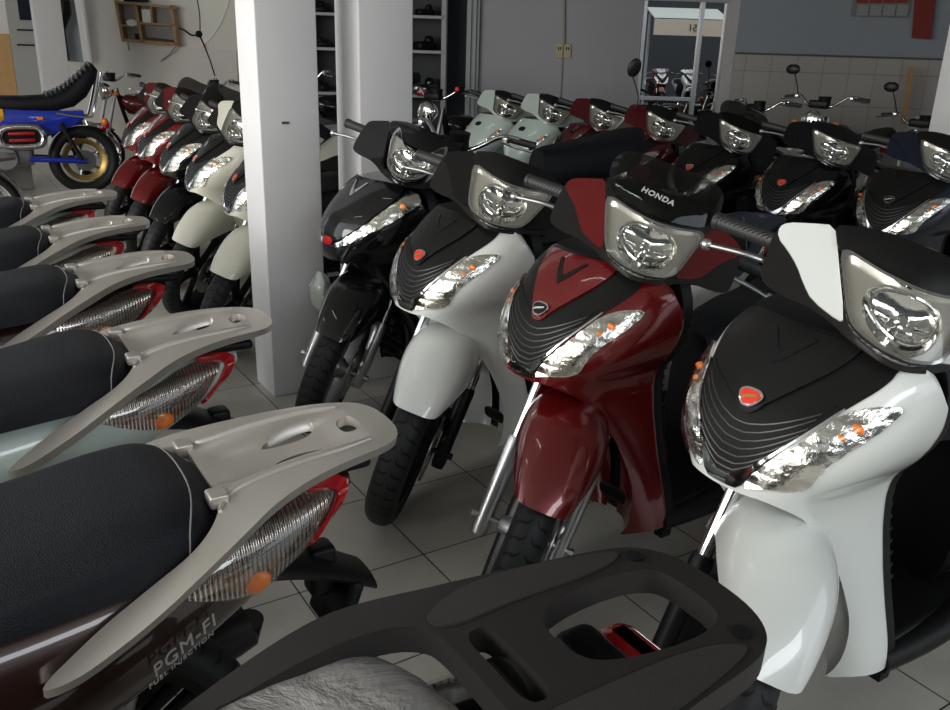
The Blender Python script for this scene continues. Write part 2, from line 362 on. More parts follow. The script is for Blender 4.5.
def surf_line(fn, pts, off=.003, n=8):
    o = []
    for i in range(len(pts)-1):
        for k in range(n):
            f = k/n; o.append(fn(np.float64(pts[i][0]*(1-f)+pts[i+1][0]*f), np.float64(pts[i][1]*(1-f)+pts[i+1][1]*f)))
    o.append(fn(np.float64(pts[-1][0]), np.float64(pts[-1][1]))); return [Vector((float(p[0])+off, float(p[1]), float(p[2]))) for p in o]
def g_ribs():
    mb = MB()
    for cz, (s, z) in zip((.826, .811, .796, .781, .766, .752, .740), ((.30, .876), (.285, .866), (.265, .850), (.235, .836), (.19, .816), (.14, .793), (.08, .766))):
        P = [(s, z), (.014, cz+.001), (0, cz), (-.014, cz+.001), (-s, z)]
        mb.merge(tube(surf_line(apron, P, .004, 6), .0022, 6))
    return mb
def dish(c, rx, rz, depth, surf):
    def fn(a, b):
        P = surf(a, b); r = np.clip(1-((a-c[0])/rx)**2-((b-c[1])/rz)**2, 0, 1); P = P.copy(); P[..., 0] -= depth*r*.75; P[..., 2] -= depth*r*.5; return P
    return fn
def ind_fn(a, b):
    P = apron(a, b).copy(); P[..., 0] -= .004*(np.sin(b*260)*.5+.5); return P
def g_bulb():
    mb = MB()
    for (s, z, r) in ((.48, .862, .014), (.36, .822, .012)):
        p = apron(np.float64(s), np.float64(z)); mb.merge(ball((float(p[0])+.006, float(p[1])+.002, z), r, 12, (1.0, 1.1, .9)))
    return mb.both()
def fender_fn(w_, f):
    ph = np.radians(f*100.); d = f*100
    h = sm(d, [(35, .050), (50, .066), (60, .080), (75, .098), (90, .110), (110, .112), (130, .105), (155, .09)]); r0 = sm(d, [(35, .31), (50, .322), (70, .345), (90, .378), (110, .398), (130, .39), (155, .35)])
    dr = sm(d, [(35, .03), (60, .055), (75, .085), (90, .11), (120, .12), (155, .07)]); a = w_*PI/2
    r = r0-dr*(1-np.abs(np.cos(a))**.8); y = h*np.sign(a)*np.abs(np.sin(a))**.85
    return np.stack([r*np.cos(ph)+0*y, y, .285+r*np.sin(ph)], -1)
def g_fender():
    o = sym([(0, .485), (.45, .49), (.85, .52), (1.0, .60), (1.0, .80), (1.0, .9), (1.0, 1.2), (.95, 1.5), (0, 1.55)])
    return patch(fender_fn, [o], step=.03, thick=.005, ascale=.35)
def g_rim(disc_side=0, R=.285):
    prof = [(R-.078, -.036), (R-.07, -.040), (R-.055, -.040), (R-.055, .040), (R-.07, .040), (R-.078, .036), (R-.084, 0)]
    mb = lathe_y(prof, 48)
    mb.merge(lathe_y([(.012, -.065), (.022, -.065), (.026, -.04), (.042, -.025), (.042, .025), (.026, .04), (.022, .065), (.012, .065)], 24))
    for k in range(5):
        for s in (-1, 1):
            a = 2*PI*k/5; a1 = a+s*.10; a0 = a+s*.30
            p0 = Vector((.045*math.cos(a0), 0, .045*math.sin(a0))); p1 = Vector(((R-.08)*math.cos(a1), 0, (R-.08)*math.sin(a1)))
            mb.merge(tube([p0, (p0+p1)/2, p1], [.013, .010, .013], 8, 2, True, 1.4))
    return mb
def g_tyre(R=.285, wd=.050, h=.062, n=96):
    prof = []
    for k in range(15):
        a = -1.0+2*k/14; y = wd*math.sin(a*PI*.62)/math.sin(PI*.5) if abs(a) < .8 else wd*math.copysign(1, a)*(1-.9*(abs(a)-.8)); 
        y = wd*math.copysign(min(1, abs(math.sin(a*PI*.60))), a)*(1 if abs(a) < .83 else 1-1.2*(abs(a)-.83)); r = R-h*(1-math.cos(a*PI*.5))
        prof.append((r, y))
    prof += [(R-h-.012, wd*.7), (R-h-.012, -wd*.7)]
    return lathe_y(prof, n)
def g_disc(): 
    mb = lathe_y([(.055, -.002), (.11, -.002), (.11, .002), (.055, .002)], 48)
    for k in range(6):
        a = k*PI/3; mb.merge(tube([(.02*math.cos(a), 0, .02*math.sin(a)), (.06*math.cos(a+.2), 0, .06*math.sin(a+.2))], .006, 6))
    return mb
def g_fork(s, part):
    b = Vector((.012, s*.106, .235))
    if part == 'lower':
        mb = tube([b, b+FD*.02, b+FD*.26, b+FD*.275], [.019, .023, .025, .022], 18)
        mb.merge(tube([(0, s*.06, .285), (0, s*.138, .285)], .008, 10)); mb.merge(tube([(0, s*.130, .285), (0, s*.142, .285)], .011, 6))
        mb.merge(box((b+FD*.06+Vector((-.028, -s*.005, .01))), (.03, .016, .06), .004, (0, -RK, 0)))
        return mb
    return tube([b+FD*.27, b+FD*.60], .0155, 16)
def g_caliper():
    return box((-.115, .075, .335), (.05, .05, .085), .010, (0, .4, 0)).merge(tube([(-.115, .09, .37), (-.16, .12, .5), (-.2, .06, .66)], .005, 6, 5))
def g_house():
    hole = LENSO
    mb = patch(cowl, [HOUSE, hole], step=.014, off=-.004, back=lambda S, A, B: np.stack([np.minimum(S[:, 0]-.03, -.43), S[:, 1]*.80, 1.075+(S[:, 2]-1.075)*.62], -1), rnd=1)
    return mb
def headdish(c=(0, 1.054)):
    f = dish(c, .105, .05, .035, cowl)
    return f
def g_levers(s):
    b = Vector((-.352, .218, 1.018)); m = Vector((-.350, .28, 1.016)); t = Vector((-.376, .352, .996))
    mb = tube([b, m, t], [.010, .0085, .0075, .0075], 10, 8, True, .7).merge(ball(t, .0125, 12)); mb.merge(box(b+Vector((-.008, -.008, 0)), (.035, .03, .022), .005))
    return mb if s > 0 else mb.mirror()
def g_grip(s):
    a = Vector((-.425, .215, 1.040)); b = Vector((-.497, .343, 1.014)); d = (b-a).normalized()
    mb = tube([a, a+d*.006, b-d*.012, b-d*.010, b, b+d*.004], [.0195, .0172, .0172, .019, .019, .014], 16)
    mb.merge(tube([a-d*.03, a], .022, 14))
    return mb if s > 0 else mb.mirror()
SEAT_T = [(-1.55, .80), (-1.5, .825), (-1.42, .822), (-1.3, .80), (-1.2, .785), (-1.05, .765), (-.85, .765), (-.74, .745), (-.68, .71)]
def seat_hw(x):
    if x < -1.38: return .188*(max(0, 1-((-1.38-x)/.180)**2.6))**(1/2.6)
    return float(sm(x, [(-1.39, .188), (-1.2, .188), (-1.0, .165), (-.85, .125), (-.74, .095), (-.66, .055)]))
def g_seat(grow=0):
    secs = []
    for x in list(np.linspace(-1.557, -1.39, 14))+list(np.linspace(-1.36, -.66, 18)):
        hw = max(seat_hw(float(x)), .012)+grow; t = float(sm(x, SEAT_T))+grow; b = float(sm(x, [(-1.55, .755), (-1.3, .735), (-.9, .70), (-.66, .67)])); r = []
        for k in range(17):
            a = PI*k/16; c_, s_ = math.cos(a), math.sin(a)
            r.append((float(x), hw*math.copysign(abs(c_)**.55, c_), b+(t-b)*abs(s_)**.42-.010*(abs(c_)**2)))
        r.append((float(x), -hw*.8, b-.01)); r.append((float(x), hw*.8, b-.01)); secs.append(r)
    return loft(secs, True, True)
def g_stitch():
    mb = MB(); pts = []
    for k in range(25):
        f = -1+2*k/24; y = f*.175; x = -1.520+.035*abs(f)**2.5
        hw = seat_hw(x); t = float(sm(x, SEAT_T)); b = .75; q = min(1, abs(y)/hw); z = b+(t-b)*(1-q**(2/.55))**(.21) if q < 1 else b
        pts.append((x, y, z-.0075*q*q+.0015))
    mb.merge(tube(pts, .0014, 5)); return mb
def g_body(x0=-1.79, x1=-1.05):
    secs = []
    for x in np.linspace(x0, x1, 26):
        x = float(x); hw = float(sm(x, HW)); a = float(sm(x, BZ0)); b = float(sm(x, BZ1)); r = []
        for k in range(28):
            t = 2*PI*k/28; c_, s_ = math.cos(t), math.sin(t); r.append((x, hw*math.copysign(abs(c_)**(2/2.8), c_), (a+b)/2+(b-a)/2*math.copysign(abs(s_)**(2/2.8), s_)))
        secs.append(r)
    return loft(secs, True, True)
TAILL = [(-1.745, .764), (-1.735, .745), (-1.685, .685), (-1.60, .640), (-1.52, .665), (-1.44, .705), (-1.56, .735), (-1.66, .764)]
TAILR = [(-1.782, .768), (-1.765, .735), (-1.70, .660), (-1.688, .667), (-1.750, .742), (-1.752, .758), (-1.69, .764), (-1.69, .768)]
def g_rackB():
    o = sym([(0, -.328), (.10, -.325), (.135, -.34), (.165, -.365), (.185, -.40), (.19, -.45), (.195, -.53), (.215, -.62), (.242, -.57), (.248, -.50), (.24, -.42), (.205, -.33), (.160, -.25), (.130, -.15), (.112, -.06), (.09, -.015), (.05, .003), (0, .005)])
    o = [p for p in o]
    sl = [(.035, -.22), (.055, -.19), (.066, -.12), (.052, -.108), (.03, -.128), (.022, -.163), (.026, -.2)]
    sq = [(-.03, -.085), (.03, -.085), (.03, -.05), (-.03, -.05)]
    pk = [(.085, -.345+.02), (.125, -.345+.012), (.12, -.318), (.085, -.312)]
    mb = patch(rack_top, [o, sl, [(-a, b) for a, b in sl], sq], step=.011, thick=.0, back=lambda S, A, B: np.stack([S[:, 0], S[:, 1]*.93, S[:, 2]-.017-.008*np.clip((np.abs(A)-.1)/.1, 0, 1)], -1), rnd=2)
    return mb
def g_rackridge(side):
    mb = MB()
    for s in (side,):
        P = []
        for u, v in ((-.335, .128), (-.30, .095), (-.22, .088), (-.12, .086), (-.06, .075)):
            p = rack_top(np.float64(v), np.float64(u)); P.append((float(p[0]), s*v, float(p[2])+.001))
        mb.merge(tube(P, [.004, .007, .007, .004], 8, 5))
    for s in (side,): mb.merge(box((-1.55, s*.10, .806), (.03, .035, .022), .004))
    return mb
def g_rearfender():
    secs = []
    for f in np.linspace(0, 1, 12):
        x = -1.42-f*.42; z = .62-.10*f**1.6+.03*math.sin(f*PI); hw = .085*(1-.35*f)
        secs.append([(x, hw*math.cos(a), z+.035*(1-.5*f)*math.sin(a)) for a in [2*PI*k/14 for k in range(14)]])
    mb = loft(secs, True, True); mb.merge(box((-1.78, 0, .49), (.03, .13, .12), .01, (0, -.35, 0))); mb.merge(box((-1.75, 0, .56), (.05, .05, .10), .01)); return mb
def g_floor():
    mb = box((-.60, 0, .265), (.44, .34, .05), .015); mb.merge(box((-.62, 0, .225), (.42, .24, .06), .02))
    for s in (-1, 1): mb.merge(tube([(-.40, s*.165, .25), (-.6, s*.175, .255), (-.82, s*.165, .28), (-.98, s*.15, .34)], [.03, .035, .04, .03], 10, 4))
    return mb
def g_engine():
    mb = box((-1.16, .085, .30), (.40, .11, .15), .03); mb.merge(lathe_y([(0, .06), (.10, .06), (.115, .08), (.115, .135), (.09, .15), (0, .15)], 24, (-1.33, 0, .29)))
    mb.merge(box((-1.0, 0, .33), (.2, .16, .16), .03)); mb.merge(tube([(-1.34, .07, .33), (-1.42, .08, .6)], .022, 10)); return mb
def g_exhaust():
    return tube([(-.95, -.06, .24), (-1.1, -.12, .22), (-1.25, -.15, .27), (-1.3, -.155, .29), (-1.62, -.165, .36), (-1.66, -.166, .37)], [.016, .018, .02, .05, .055, .055, .03], 16, 3)
def g_stand():
    mb = MB()
    for s in (-1, 1): mb.merge(tube([(-1.0, s*.08, .22), (-1.08, s*.13, .02), (-1.12, s*.16, .012)], .011, 8, 3))
    mb.merge(tube([(-1.05, -.1, .1), (-1.05, .1, .1)], .01, 8)); return mb
def rackC(v, u): 
    return np.stack([-1.88-u, v, sm(u, [(0, .855), (-.3, .86), (-.42, .85), (-.6, .79)])-.35*v**2+0*u], -1)
RACKC_O = sym([(0, -.345), (.075, -.345), (.10, -.352), (.125, -.385), (.14, -.45), (.165, -.60), (.20, -.62), (.205, -.45), (.185, -.37), (.165, -.30), (.145, -.20), (.132, -.10), (.122, -.05), (.10, -.018), (.06, .0), (0, .003)])
RACKC_H = sym([(0, -.245), (.045, -.235), (.062, -.19), (.070, -.13), (.068, -.08), (.055, -.048), (.03, -.040), (0, -.040)])
RACKC_H2 = sym([(0, -.325), (.06, -.325), (.066, -.30), (.05, -.292), (0, -.292)])
def scooter(X, Y, th=183., steer=47., style='sh', colr=P_WHITE, panel=None, fork=DARK, rack=SILVER, screen=False, badge='red', rackkind='B', label='', group='scooters', cowlm=None, side=None, lod=0, mirror=False, steer_z=0, lean=0, cover=None, hcol=None):
    root = empty('scooter', (X, Y, 0), R_(th), label, 'scooter', group)
    side = side or colr; panel = panel or SATIN; cover = cover or SATIN; S = steer_matrix(R_(steer)) @ Matrix.Translation((0, 0, steer_z))
    def P(name, key, fn, m, parent=None, mw=None, angle=38): return link(name, G(key, fn, m, angle), parent or root, m, mw)
    # ---- leg shield and its trim
    ls = P('leg_shield', 'leg_shield', g_legshield, colr)
    P('wheel_well', 'wheel_well', g_inner, colr, ls)
    P('inner_shield', 'inner_shield', g_innerblack, DARK); P('top_cover', 'top_cover', g_topcover, cover)
    if style == 'classic':
        P('radiator_slats', 'radiator_slats', lambda: [mb for mb in [MB()] if [mb.merge(box((-.30, 0, .26+.04*i), (.012, .17, .012), .003)) for i in range(10)]][0], DARK)
    if style == 'sh':
        P('front_cover', 'front_cover:sh', lambda: patch(apron, [COVER], step=.012, off=.003, thick=.004, ascale=AS), cover, ls)
        gr = P('grille', 'grille:sh', lambda: patch(apron, [GRILLE], step=.012, off=.0045, thick=.002, ascale=AS, rnd=0), GRB)
        P('grille_rib', 'grille_rib', g_ribs, RIBM, gr)
        P('grille_trim', 'grille_trim', lambda: patch(apron, [TRIM], step=.008, off=.007, thick=.004, ascale=AS), CHROME, gr)
        pn = P('nose_panel', 'nose_panel', lambda: patch(apron, [PANEL], step=.011, off=.010, thick=.008, ascale=AS, bow=.003), panel)
        P('air_intake', 'air_intake', lambda: patch(apron, [CHEV], step=.008, off=.0145, thick=.004, ascale=AS, rnd=0), P_BLACK, pn)
        P('intake_trim', 'intake_trim', lambda: tube(surf_line(apron, [(.115, .966), (.012, .9405), (0, .938), (-.012, .9405), (-.115, .966)], .014, 6), .0016, 6), CHROME, pn)
        em = P('emblem', 'emblem:rim', lambda: patch(apron, [EMBL], step=.006, off=.0165, thick=.004, ascale=AS, rnd=1), CHROME)
        e2 = sym([(0, .849), (.014, .856), (.029, .867), (.017, .872), (0, .8735)])
        wg = MB()
        for k in range(3): wg.merge(patch(apron, [[(-.014+.006*k, .857+.002*k), (.018-.004*k, .866-.001*k), (.014-.004*k, .868-.001*k), (-.016+.006*k, .860+.002*k)]], step=.004, off=.0195, thick=.001, ascale=AS, rnd=0)) if 'wing' not in _cache else None
        P('enamel', 'enamel', lambda: patch(apron, [e2], step=.006, off=.018, thick=.002, ascale=AS, rnd=1), REDE if badge == 'red' else P_BLACK, em)
        if 'wing' not in _cache: _cache['wing'] = wg.mesh('wing_mark', BLETTER)
        link('wing_mark', _cache['wing'], em, GOLD if badge == 'red' else BLETTER)
        indl = IND
    elif style == 'classic':
        indl = [(.106, .764), (.25, .785), (.362, .796), (.55, .828), (.639, .85), (.792, .892), (.93, .925), (.88, .955), (.782, .962), (.62, .925), (.5, .89), (.42, .855), (.30, .82), (.15, .785)]
        nose = P('nose_panel', 'nose_panel:c', lambda: patch(apron, [sym([(0, .765), (.08, .775), (.20, .80), (.36, .84), (.47, .885), (.60, .935), (.72, .97), (.5, .985), (0, .985)])], step=.012, off=.010, thick=.009, ascale=AS, bow=.008), colr)
        P('nose_trim', 'nose_trim:c', lambda: patch(apron, [[(.0, .75), (.12, .752), (.36, .79), (.34, .82), (.2, .79), (.08, .768), (0, .764)]], step=.01, off=.006, thick=.004, ascale=AS).both(), CHROME, nose)
        P('badge', 'badge:c', lambda: patch(apron, [sym([(0, .752), (.03, .756), (.04, .775), (0, .784)])], step=.006, off=.013, thick=.003, ascale=AS), REDL, nose)
        P('air_intake', 'air_intake:c', lambda: patch(apron, [CHEV], step=.008, off=.017, thick=.003, ascale=AS, rnd=0), CHROME, nose)
    else:
        indl = [(.40, .80), (.46, .835), (.58, .875), (.70, .895), (.69, .875), (.62, .845), (.56, .805), (.48, .775), (.42, .775)]
        P('emblem', 'emblem:m', lambda: patch(apron, [sym([(0, .90), (.05, .903), (.07, .915), (.05, .928), (0, .930)])], step=.008, off=.004, thick=.003, ascale=AS), P_BLACK)
    ik = style
    for s in (1, -1):
        o = [(a*s, b) for a, b in indl]
        ic = sum(a for a, b in indl)/len(indl)
        k = f'{ik}{s}'
        a = P('indicator', 'indicator:'+k, lambda: patch(ind_fn, [o], step=.009, off=.006, thick=.004, ascale=AS), REFL2)
        P('indicator_lens', 'indicator_lens:'+k, lambda: patch(apron, [o], step=.014, off=.009, thick=.002, ascale=AS, bow=.004), LENS, a)
        for bi in range(2 if ik == 'sh' else 1):
          def bl():
            mb = MB()
            for (q, z, r) in (((.50, .862, .011), (.44, .845, .008)) if ik == 'sh' else ((.72, .915, .014),) if ik == 'classic' else ((.60, .868, .014),))[bi:bi+1]:
                p = apron(np.float64(q*s), np.float64(z)); mb.merge(ball((float(p[0])+.002, float(p[1]), z), r, 12, (.7, 1.5, .9)))
            return mb
          P('bulb', f'bulb:{k}{bi}', bl, AMBER, a)
    # ---- steered assembly
    hc = P('handlebar_cowl', 'handlebar_cowl', g_house, cowlm or DGREY, mw=S)
    if style != 'classic' or True:
        for q in (1, -1): P('side_cover', f'side_cover:{q}', lambda: patch(cowl, [[(a*q, b) for a, b in SIDEC]], step=.01, off=.0, thick=.006), hcol or colr, hc)
    LO = LENSC if style == 'classic' else LENSO; lk = 'c' if style == 'classic' else 's'
    EL = [(.074*math.cos(2*PI*k/28), 1.056+.041*math.sin(2*PI*k/28)) for k in range(28)]
    EL = [(a, min(b, (1.094 if lk == 's' else 1.086)-0*a)) for a, b in EL]
    hl = P('headlight', 'headlight:'+lk, lambda: patch(cowl, [LO, EL], step=.010, off=.003, thick=.006), LINER, mw=S)
    P('reflector', 'reflector:'+lk, lambda: patch(dish((0, 1.056), .078, .044, .050, cowl), [EL], step=.005, off=.002, thick=.003), REFL, hl)
    P('headlight_bezel', 'headlight_bezel:'+lk, lambda: patch(cowl, [LO, [(a*.93, 1.054+(b-1.054)*.91) for a, b in LO]], step=.012, off=.014, thick=.016), CHROME, hl)
    def inr():
        mb = MB()
        for k in range(40):
            a = 2*PI*k/40; y = .062*math.cos(a); z = 1.060+.030*math.sin(a); p = cowl(np.float64(y), np.float64(z)); mb.v.append((float(p[0])+.003, y, z+.004))
        mb = tube([Vector(v) for v in mb.v]+[Vector(mb.v[0])], .0035, 6)
        p = cowl(np.float64(0), np.float64(1.06)); b = Vector((float(p[0]), 0, 1.06)); n = Vector((.8, 0, .6))
        mb.merge(tube([b-n*.04, b-n*.012, b-n*.006], [.012, .014, .008], 14))
        for s_ in (-1, 1): mb.merge(box(b+Vector((-.010, s_*.036, -.010)), (.006, .03, .012), .002, (0, .6, s_*.4)))
        return mb
    P('bulb_shield', 'bulb_shield', inr, CHROME, hl)
    P('headlight_lens', 'headlight_lens:'+lk, lambda: patch(cowl, [LO], step=.014, off=.014, thick=.0015, bow=.006), LENS, hl)
    P('visor', 'visor', lambda: patch(cowl, [VISOR], step=.012, off=.006, thick=.006, bow=.006), cover if style != 'mode' else P_BLACK, mw=S)
    if screen:
        sn = P('windscreen', 'windscreen', lambda: patch(cowl, [SCREEN], step=.012, off=.016, thick=.003, bow=.012), SMOKE, mw=S)
        if screen == 'letters':
            if 'txt' not in _cache: _cache['txt'] = textmesh('HONDA', .0215, BLETTER, 'lettering', extrude=.0006, spacing=1.15, off=.0006)
            z = 1.134; y = -.012; p = cowl(np.float64(y), np.float64(z)); e = 1e-3
            tx = Vector((cowl(y+e, z)-cowl(y-e, z)).tolist()).normalized(); ty = Vector((cowl(y, z+e)-cowl(y, z-e)).tolist()); ty = (ty-tx*ty.dot(tx)).normalized(); nn = tx.cross(ty)
            M = Matrix((tx, ty, nn)).transposed().to_4x4(); M.translation = Vector(p.tolist())+nn*.0305
            tm = link('lettering', _cache['txt'], sn, None, M)
    for s in (1, -1):
        P('grip', f'grip:{s}', lambda: g_grip(s), GRIPR, mw=S); P('brake_lever', f'brake_lever:{s}', lambda: g_levers(s), STEEL, mw=S)
        fl = P('fork_leg', f'fork_leg:{s}', lambda: g_fork(s, 'lower'), fork, mw=steer_matrix(R_(steer)))
        P('stanchion', f'stanchion:{s}', lambda: g_fork(s, 'up'), CHROME, fl)
    SW = steer_matrix(R_(steer)) @ Matrix.Translation((0, 0, .285))
    fwl = P('front_wheel', 'front_wheel', g_rim, ALU if fork != DARK else DARK, mw=SW)
    P('tyre', 'tyre', g_tyre, TYRE, fwl); dk = P('brake_disc', 'brake_disc', g_disc, DISC, fwl, Matrix.Translation((0, .072, 0)))
    P('brake_caliper', 'brake_caliper', g_caliper, DARK, mw=steer_matrix(R_(steer)))
    P('front_fender', 'front_fender', g_fender, colr, mw=steer_matrix(R_(steer)))
    # ---- body, seat, tail
    P('floorboard', 'floorboard', g_floor, DARK)
    bd = P('body_cover', 'body_cover', g_body, side); P('under_seat_cover', 'under_seat_cover', lambda: g_body(-1.05, -.72), DARK)
    if rackkind == 'B':
        st = P('seat', 'seat', g_seat, SEATM); P('stitching', 'stitching', g_stitch, STITCH, st)
        rk_ = P('rear_rack', 'rear_rack:B', g_rackB, rack, angle=50); [P('rack_rib', f'rack_rib:{q}', lambda: g_rackridge(q), rack, rk_) for q in (1, -1)]
    else:
        st = P('seat', 'seat', g_seat, SEATM, mw=Matrix.Translation((.025, 0, -.02)))
        rk_ = P('rear_rack', 'rear_rack:C', lambda: patch(rackC, [RACKC_O, RACKC_H, RACKC_H2], step=.012, thick=0, back=lambda S_, A, B: np.stack([S_[:, 0], S_[:, 1]*.99, S_[:, 2]-.034], -1), rnd=2), rack)
        pads = [(.078, -.335), (.118, -.35), (.150, -.25), (.118, -.07), (.10, -.06), (.082, -.12), (.082, -.25)]
        for q in (1, -1): P('grip_pad', f'grip_pad:{q}', lambda: patch(rackC, [[(a*q, b) for a, b in pads]], step=.012, off=.0025, thick=.003, rnd=2), PAD, rk_)
        for q in (1, -1):
          def lug():
            mb = MB()
            for s in (q,): mb.merge(lathe_y([(.0, 0), (.011, 0), (.011, .003), (0, .003)], 16).xf(Matrix.Translation((-1.83, s*.088, .855)) @ Matrix.Rotation(PI/2, 4, 'X')))
            return mb
          P('bolt_cap', f'bolt_cap:{q}', lug, P_BLACK, rk_)
        P('bolt', 'bolt:c', lambda: ball((-1.595, .0, .842), .012, 10, (1, 1, .6)).merge(tube([(-1.595, 0, .80), (-1.595, 0, .842)], .015, 10)), GOLD, rk_)
        def brk():
            mb = box((-1.60, 0, .815), (.07, .10, .03), .01); mb.merge(tube([(-1.64, 0, .80), (-1.58, 0, .80)], .05, 16)); return mb
        P('rack_bracket', 'rack_bracket', brk, RACKDK, rk_)
        P('brake_light', 'brake_light', lambda: box((-1.79, 0, .755), (.06, .17, .045), .02), REDL)
        P('tail_cap', 'tail_cap', lambda: box((-1.735, 0, .765), (.06, .19, .04), .014), DARK)
    if rackkind == 'B': P('slot_dark_plate', 'slot_dark_plate', lambda: box((-1.70, 0, .782), (.26, .12, .022), .008), DARK, rk_)  # dark plate added below the slots so they look dark inside
    P('rear_fender', 'rear_fender', g_rearfender, DARK)
    for s in (1, -1):
        q = (lambda a, b: body_side(a, b)) if s > 0 else (lambda a, b: body_side(a, b)*np.array([1, -1, 1]))
        tl = P('tail_light', f'tail_light:{s}', lambda: patch(q, [TAILL], step=.012, off=.003, thick=.004, flip=(s > 0)), REFL3)
        P('tail_lens', f'tail_lens:{s}', lambda: patch(q, [TAILL], step=.014, off=.007, thick=.002, flip=(s > 0), bow=.004), LENS, tl)
        P('stop_lens', f'stop_lens:{s}', lambda: patch(q, [TAILR], step=.012, off=.009, thick=.008, flip=(s > 0)), REDL, tl)
        def ab():
            p = body_y(np.float64(-1.585), np.float64(.665)); return ball((-1.585, s*(float(p)-.001), .665), .020, 12, (1.5, .4, 1.0))
        P('tail_marker', f'tail_bulb:{s}', ab, AMBER, tl)
    P('engine', 'engine', g_engine, ALU); P('exhaust', 'exhaust', g_exhaust, DGREY); P('centre_stand', 'centre_stand', g_stand, DARK)
    rw = P('rear_wheel', 'rear_wheel', g_rim, DARK, mw=Matrix.Translation((-1.335, 0, .285))); P('tyre', 'tyre', g_tyre, TYRE, rw)
    if mirror:
        P('mirror', 'mirror', lambda: tube([(-.36, -.20, 1.08), (-.37, -.22, 1.16), (-.40, -.30, 1.25)], .005, 8, 5).merge(ball((-.405, -.31, 1.30), .055, 18, (.25, .75, 1.1))), SATIN, mw=S)
    return root

# ------------------------------------------------------------------ places measured from the photograph: a pixel and a distance along the floor
FH = Vector((math.sin(YAW), math.cos(YAW), 0)); RH = Vector((math.cos(YAW), -math.sin(YAW), 0))
def at(px, py, D):
    d = fw*FPX+r2*(px-475)-u2*(py-355); return CAM+d*(D/d.dot(FH))
def wmat(c): return Matrix.Translation(c) @ Matrix.Rotation(-YAW, 4, 'Z')
def fbox(x0, y0, x1, y1, D, th, bev=0):
    """box whose front face spans these image corners at distance D, set square to the back wall"""
    a, b = at(x0, (y0+y1)/2, D), at(x1, (y0+y1)/2, D); c, d = at((x0+x1)/2, y0, D), at((x0+x1)/2, y1, D)
    cen = at((x0+x1)/2, (y0+y1)/2, D)+FH*th/2
    return box((0, 0, 0), ((b-a).length, th, (c-d).length), bev).xf(wmat(cen))
def fpoly(pts, D, th):
    F = [at(x, y, D) for x, y in pts]; B = [p+FH*th for p in F]; return loft([F, B], True, True)
def structure(name, mb, m, parent=None):
    o = put(name, mb, m, parent); 
    if parent is None: o['kind'] = 'structure'
    return o
def tile_mat():
    m = bpy.data.materials.new('floor tile'); m.use_nodes = True; nt = m.node_tree; b = nt.nodes['Principled BSDF']; L = nt.links
    tc = nt.nodes.new('ShaderNodeTexCoord'); br = nt.nodes.new('ShaderNodeTexBrick')
    br.offset = 0; br.squash = 1; br.inputs['Scale'].default_value = 1; br.inputs['Brick Width'].default_value = .4; br.inputs['Row Height'].default_value = .4
    br.inputs['Mortar Size'].default_value = .0024; br.inputs['Mortar Smooth'].default_value = .2; br.inputs['Bias'].default_value = 0
    br.inputs['Color1'].default_value = (.54, .52, .475, 1); br.inputs['Color2'].default_value = (.505, .485, .44, 1); br.inputs['Mortar'].default_value = (.012, .011, .010, 1)
    L.new(tc.outputs['Object'], br.inputs['Vector'])
    n = nt.nodes.new('ShaderNodeTexNoise'); n.inputs['Scale'].default_value = 3.2; n.inputs['Detail'].default_value = 8; n.inputs['Roughness'].default_value = .65; L.new(tc.outputs['Object'], n.inputs['Vector'])
    r = nt.nodes.new('ShaderNodeValToRGB'); r.color_ramp.elements[0].position = .3; r.color_ramp.elements[0].color = (.80, .79, .77, 1); r.color_ramp.elements[1].position = .7; r.color_ramp.elements[1].color = (1.08, 1.07, 1.04, 1); L.new(n.outputs['Fac'], r.inputs[0])
    mx = nt.nodes.new('ShaderNodeMix'); mx.data_type = 'RGBA'; mx.blend_type = 'MULTIPLY'; mx.inputs[0].default_value = 1
    L.new(br.outputs['Color'], mx.inputs[6]); L.new(r.outputs[0], mx.inputs[7]); L.new(mx.outputs[2], b.inputs['Base Color'])
    rr = nt.nodes.new('ShaderNodeMapRange'); rr.inputs[3].default_value = .22; rr.inputs[4].default_value = .42; L.new(n.outputs['Fac'], rr.inputs[0]); L.new(rr.outputs[0], b.inputs['Roughness'])
    bp = nt.nodes.new('ShaderNodeBump'); bp.inputs['Strength'].default_value = .5; bp.inputs['Distance'].default_value = .002; bp.invert = True; L.new(br.outputs['Fac'], bp.inputs['Height']); L.new(bp.outputs[0], b.inputs['Normal']); return m
def wall_tile_mat():
    m = bpy.data.materials.new('wall tile'); m.use_nodes = True; nt = m.node_tree; b = nt.nodes['Principled BSDF']; L = nt.links
    tc = nt.nodes.new('ShaderNodeTexCoord'); br = nt.nodes.new('ShaderNodeTexBrick'); mp = nt.nodes.new('ShaderNodeMapping'); mp.inputs['Rotation'].default_value = (PI/2, 0, 0)
    br.offset = 0; br.inputs['Scale'].default_value = 1; br.inputs['Brick Width'].default_value = .25; br.inputs['Row Height'].default_value = .30; br.inputs['Mortar Size'].default_value = .003
    br.inputs['Color1'].default_value = (.33, .315, .29, 1); br.inputs['Color2'].default_value = (.31, .295, .275, 1); br.inputs['Mortar'].default_value = (.17, .16, .15, 1)
    L.new(tc.outputs['Object'], mp.inputs[0]); L.new(mp.outputs[0], br.inputs['Vector']); L.new(br.outputs['Color'], b.inputs['Base Color']); b.inputs['Roughness'].default_value = .35; return m
PLASTER = mat('white plaster', (.78, .745, .70), .85, noise_amt=.05, noise_scale=3, bump=('noise', 60, .12))
GWALL = mat('grey painted wall', (.34, .335, .36), .8, noise_amt=.04, noise_scale=2, bump=('noise', 50, .1))
PILLAR = mat('white pillar paint', (.72, .71, .72), .75, noise_amt=.05, noise_scale=5, bump=('noise', 40, .15))
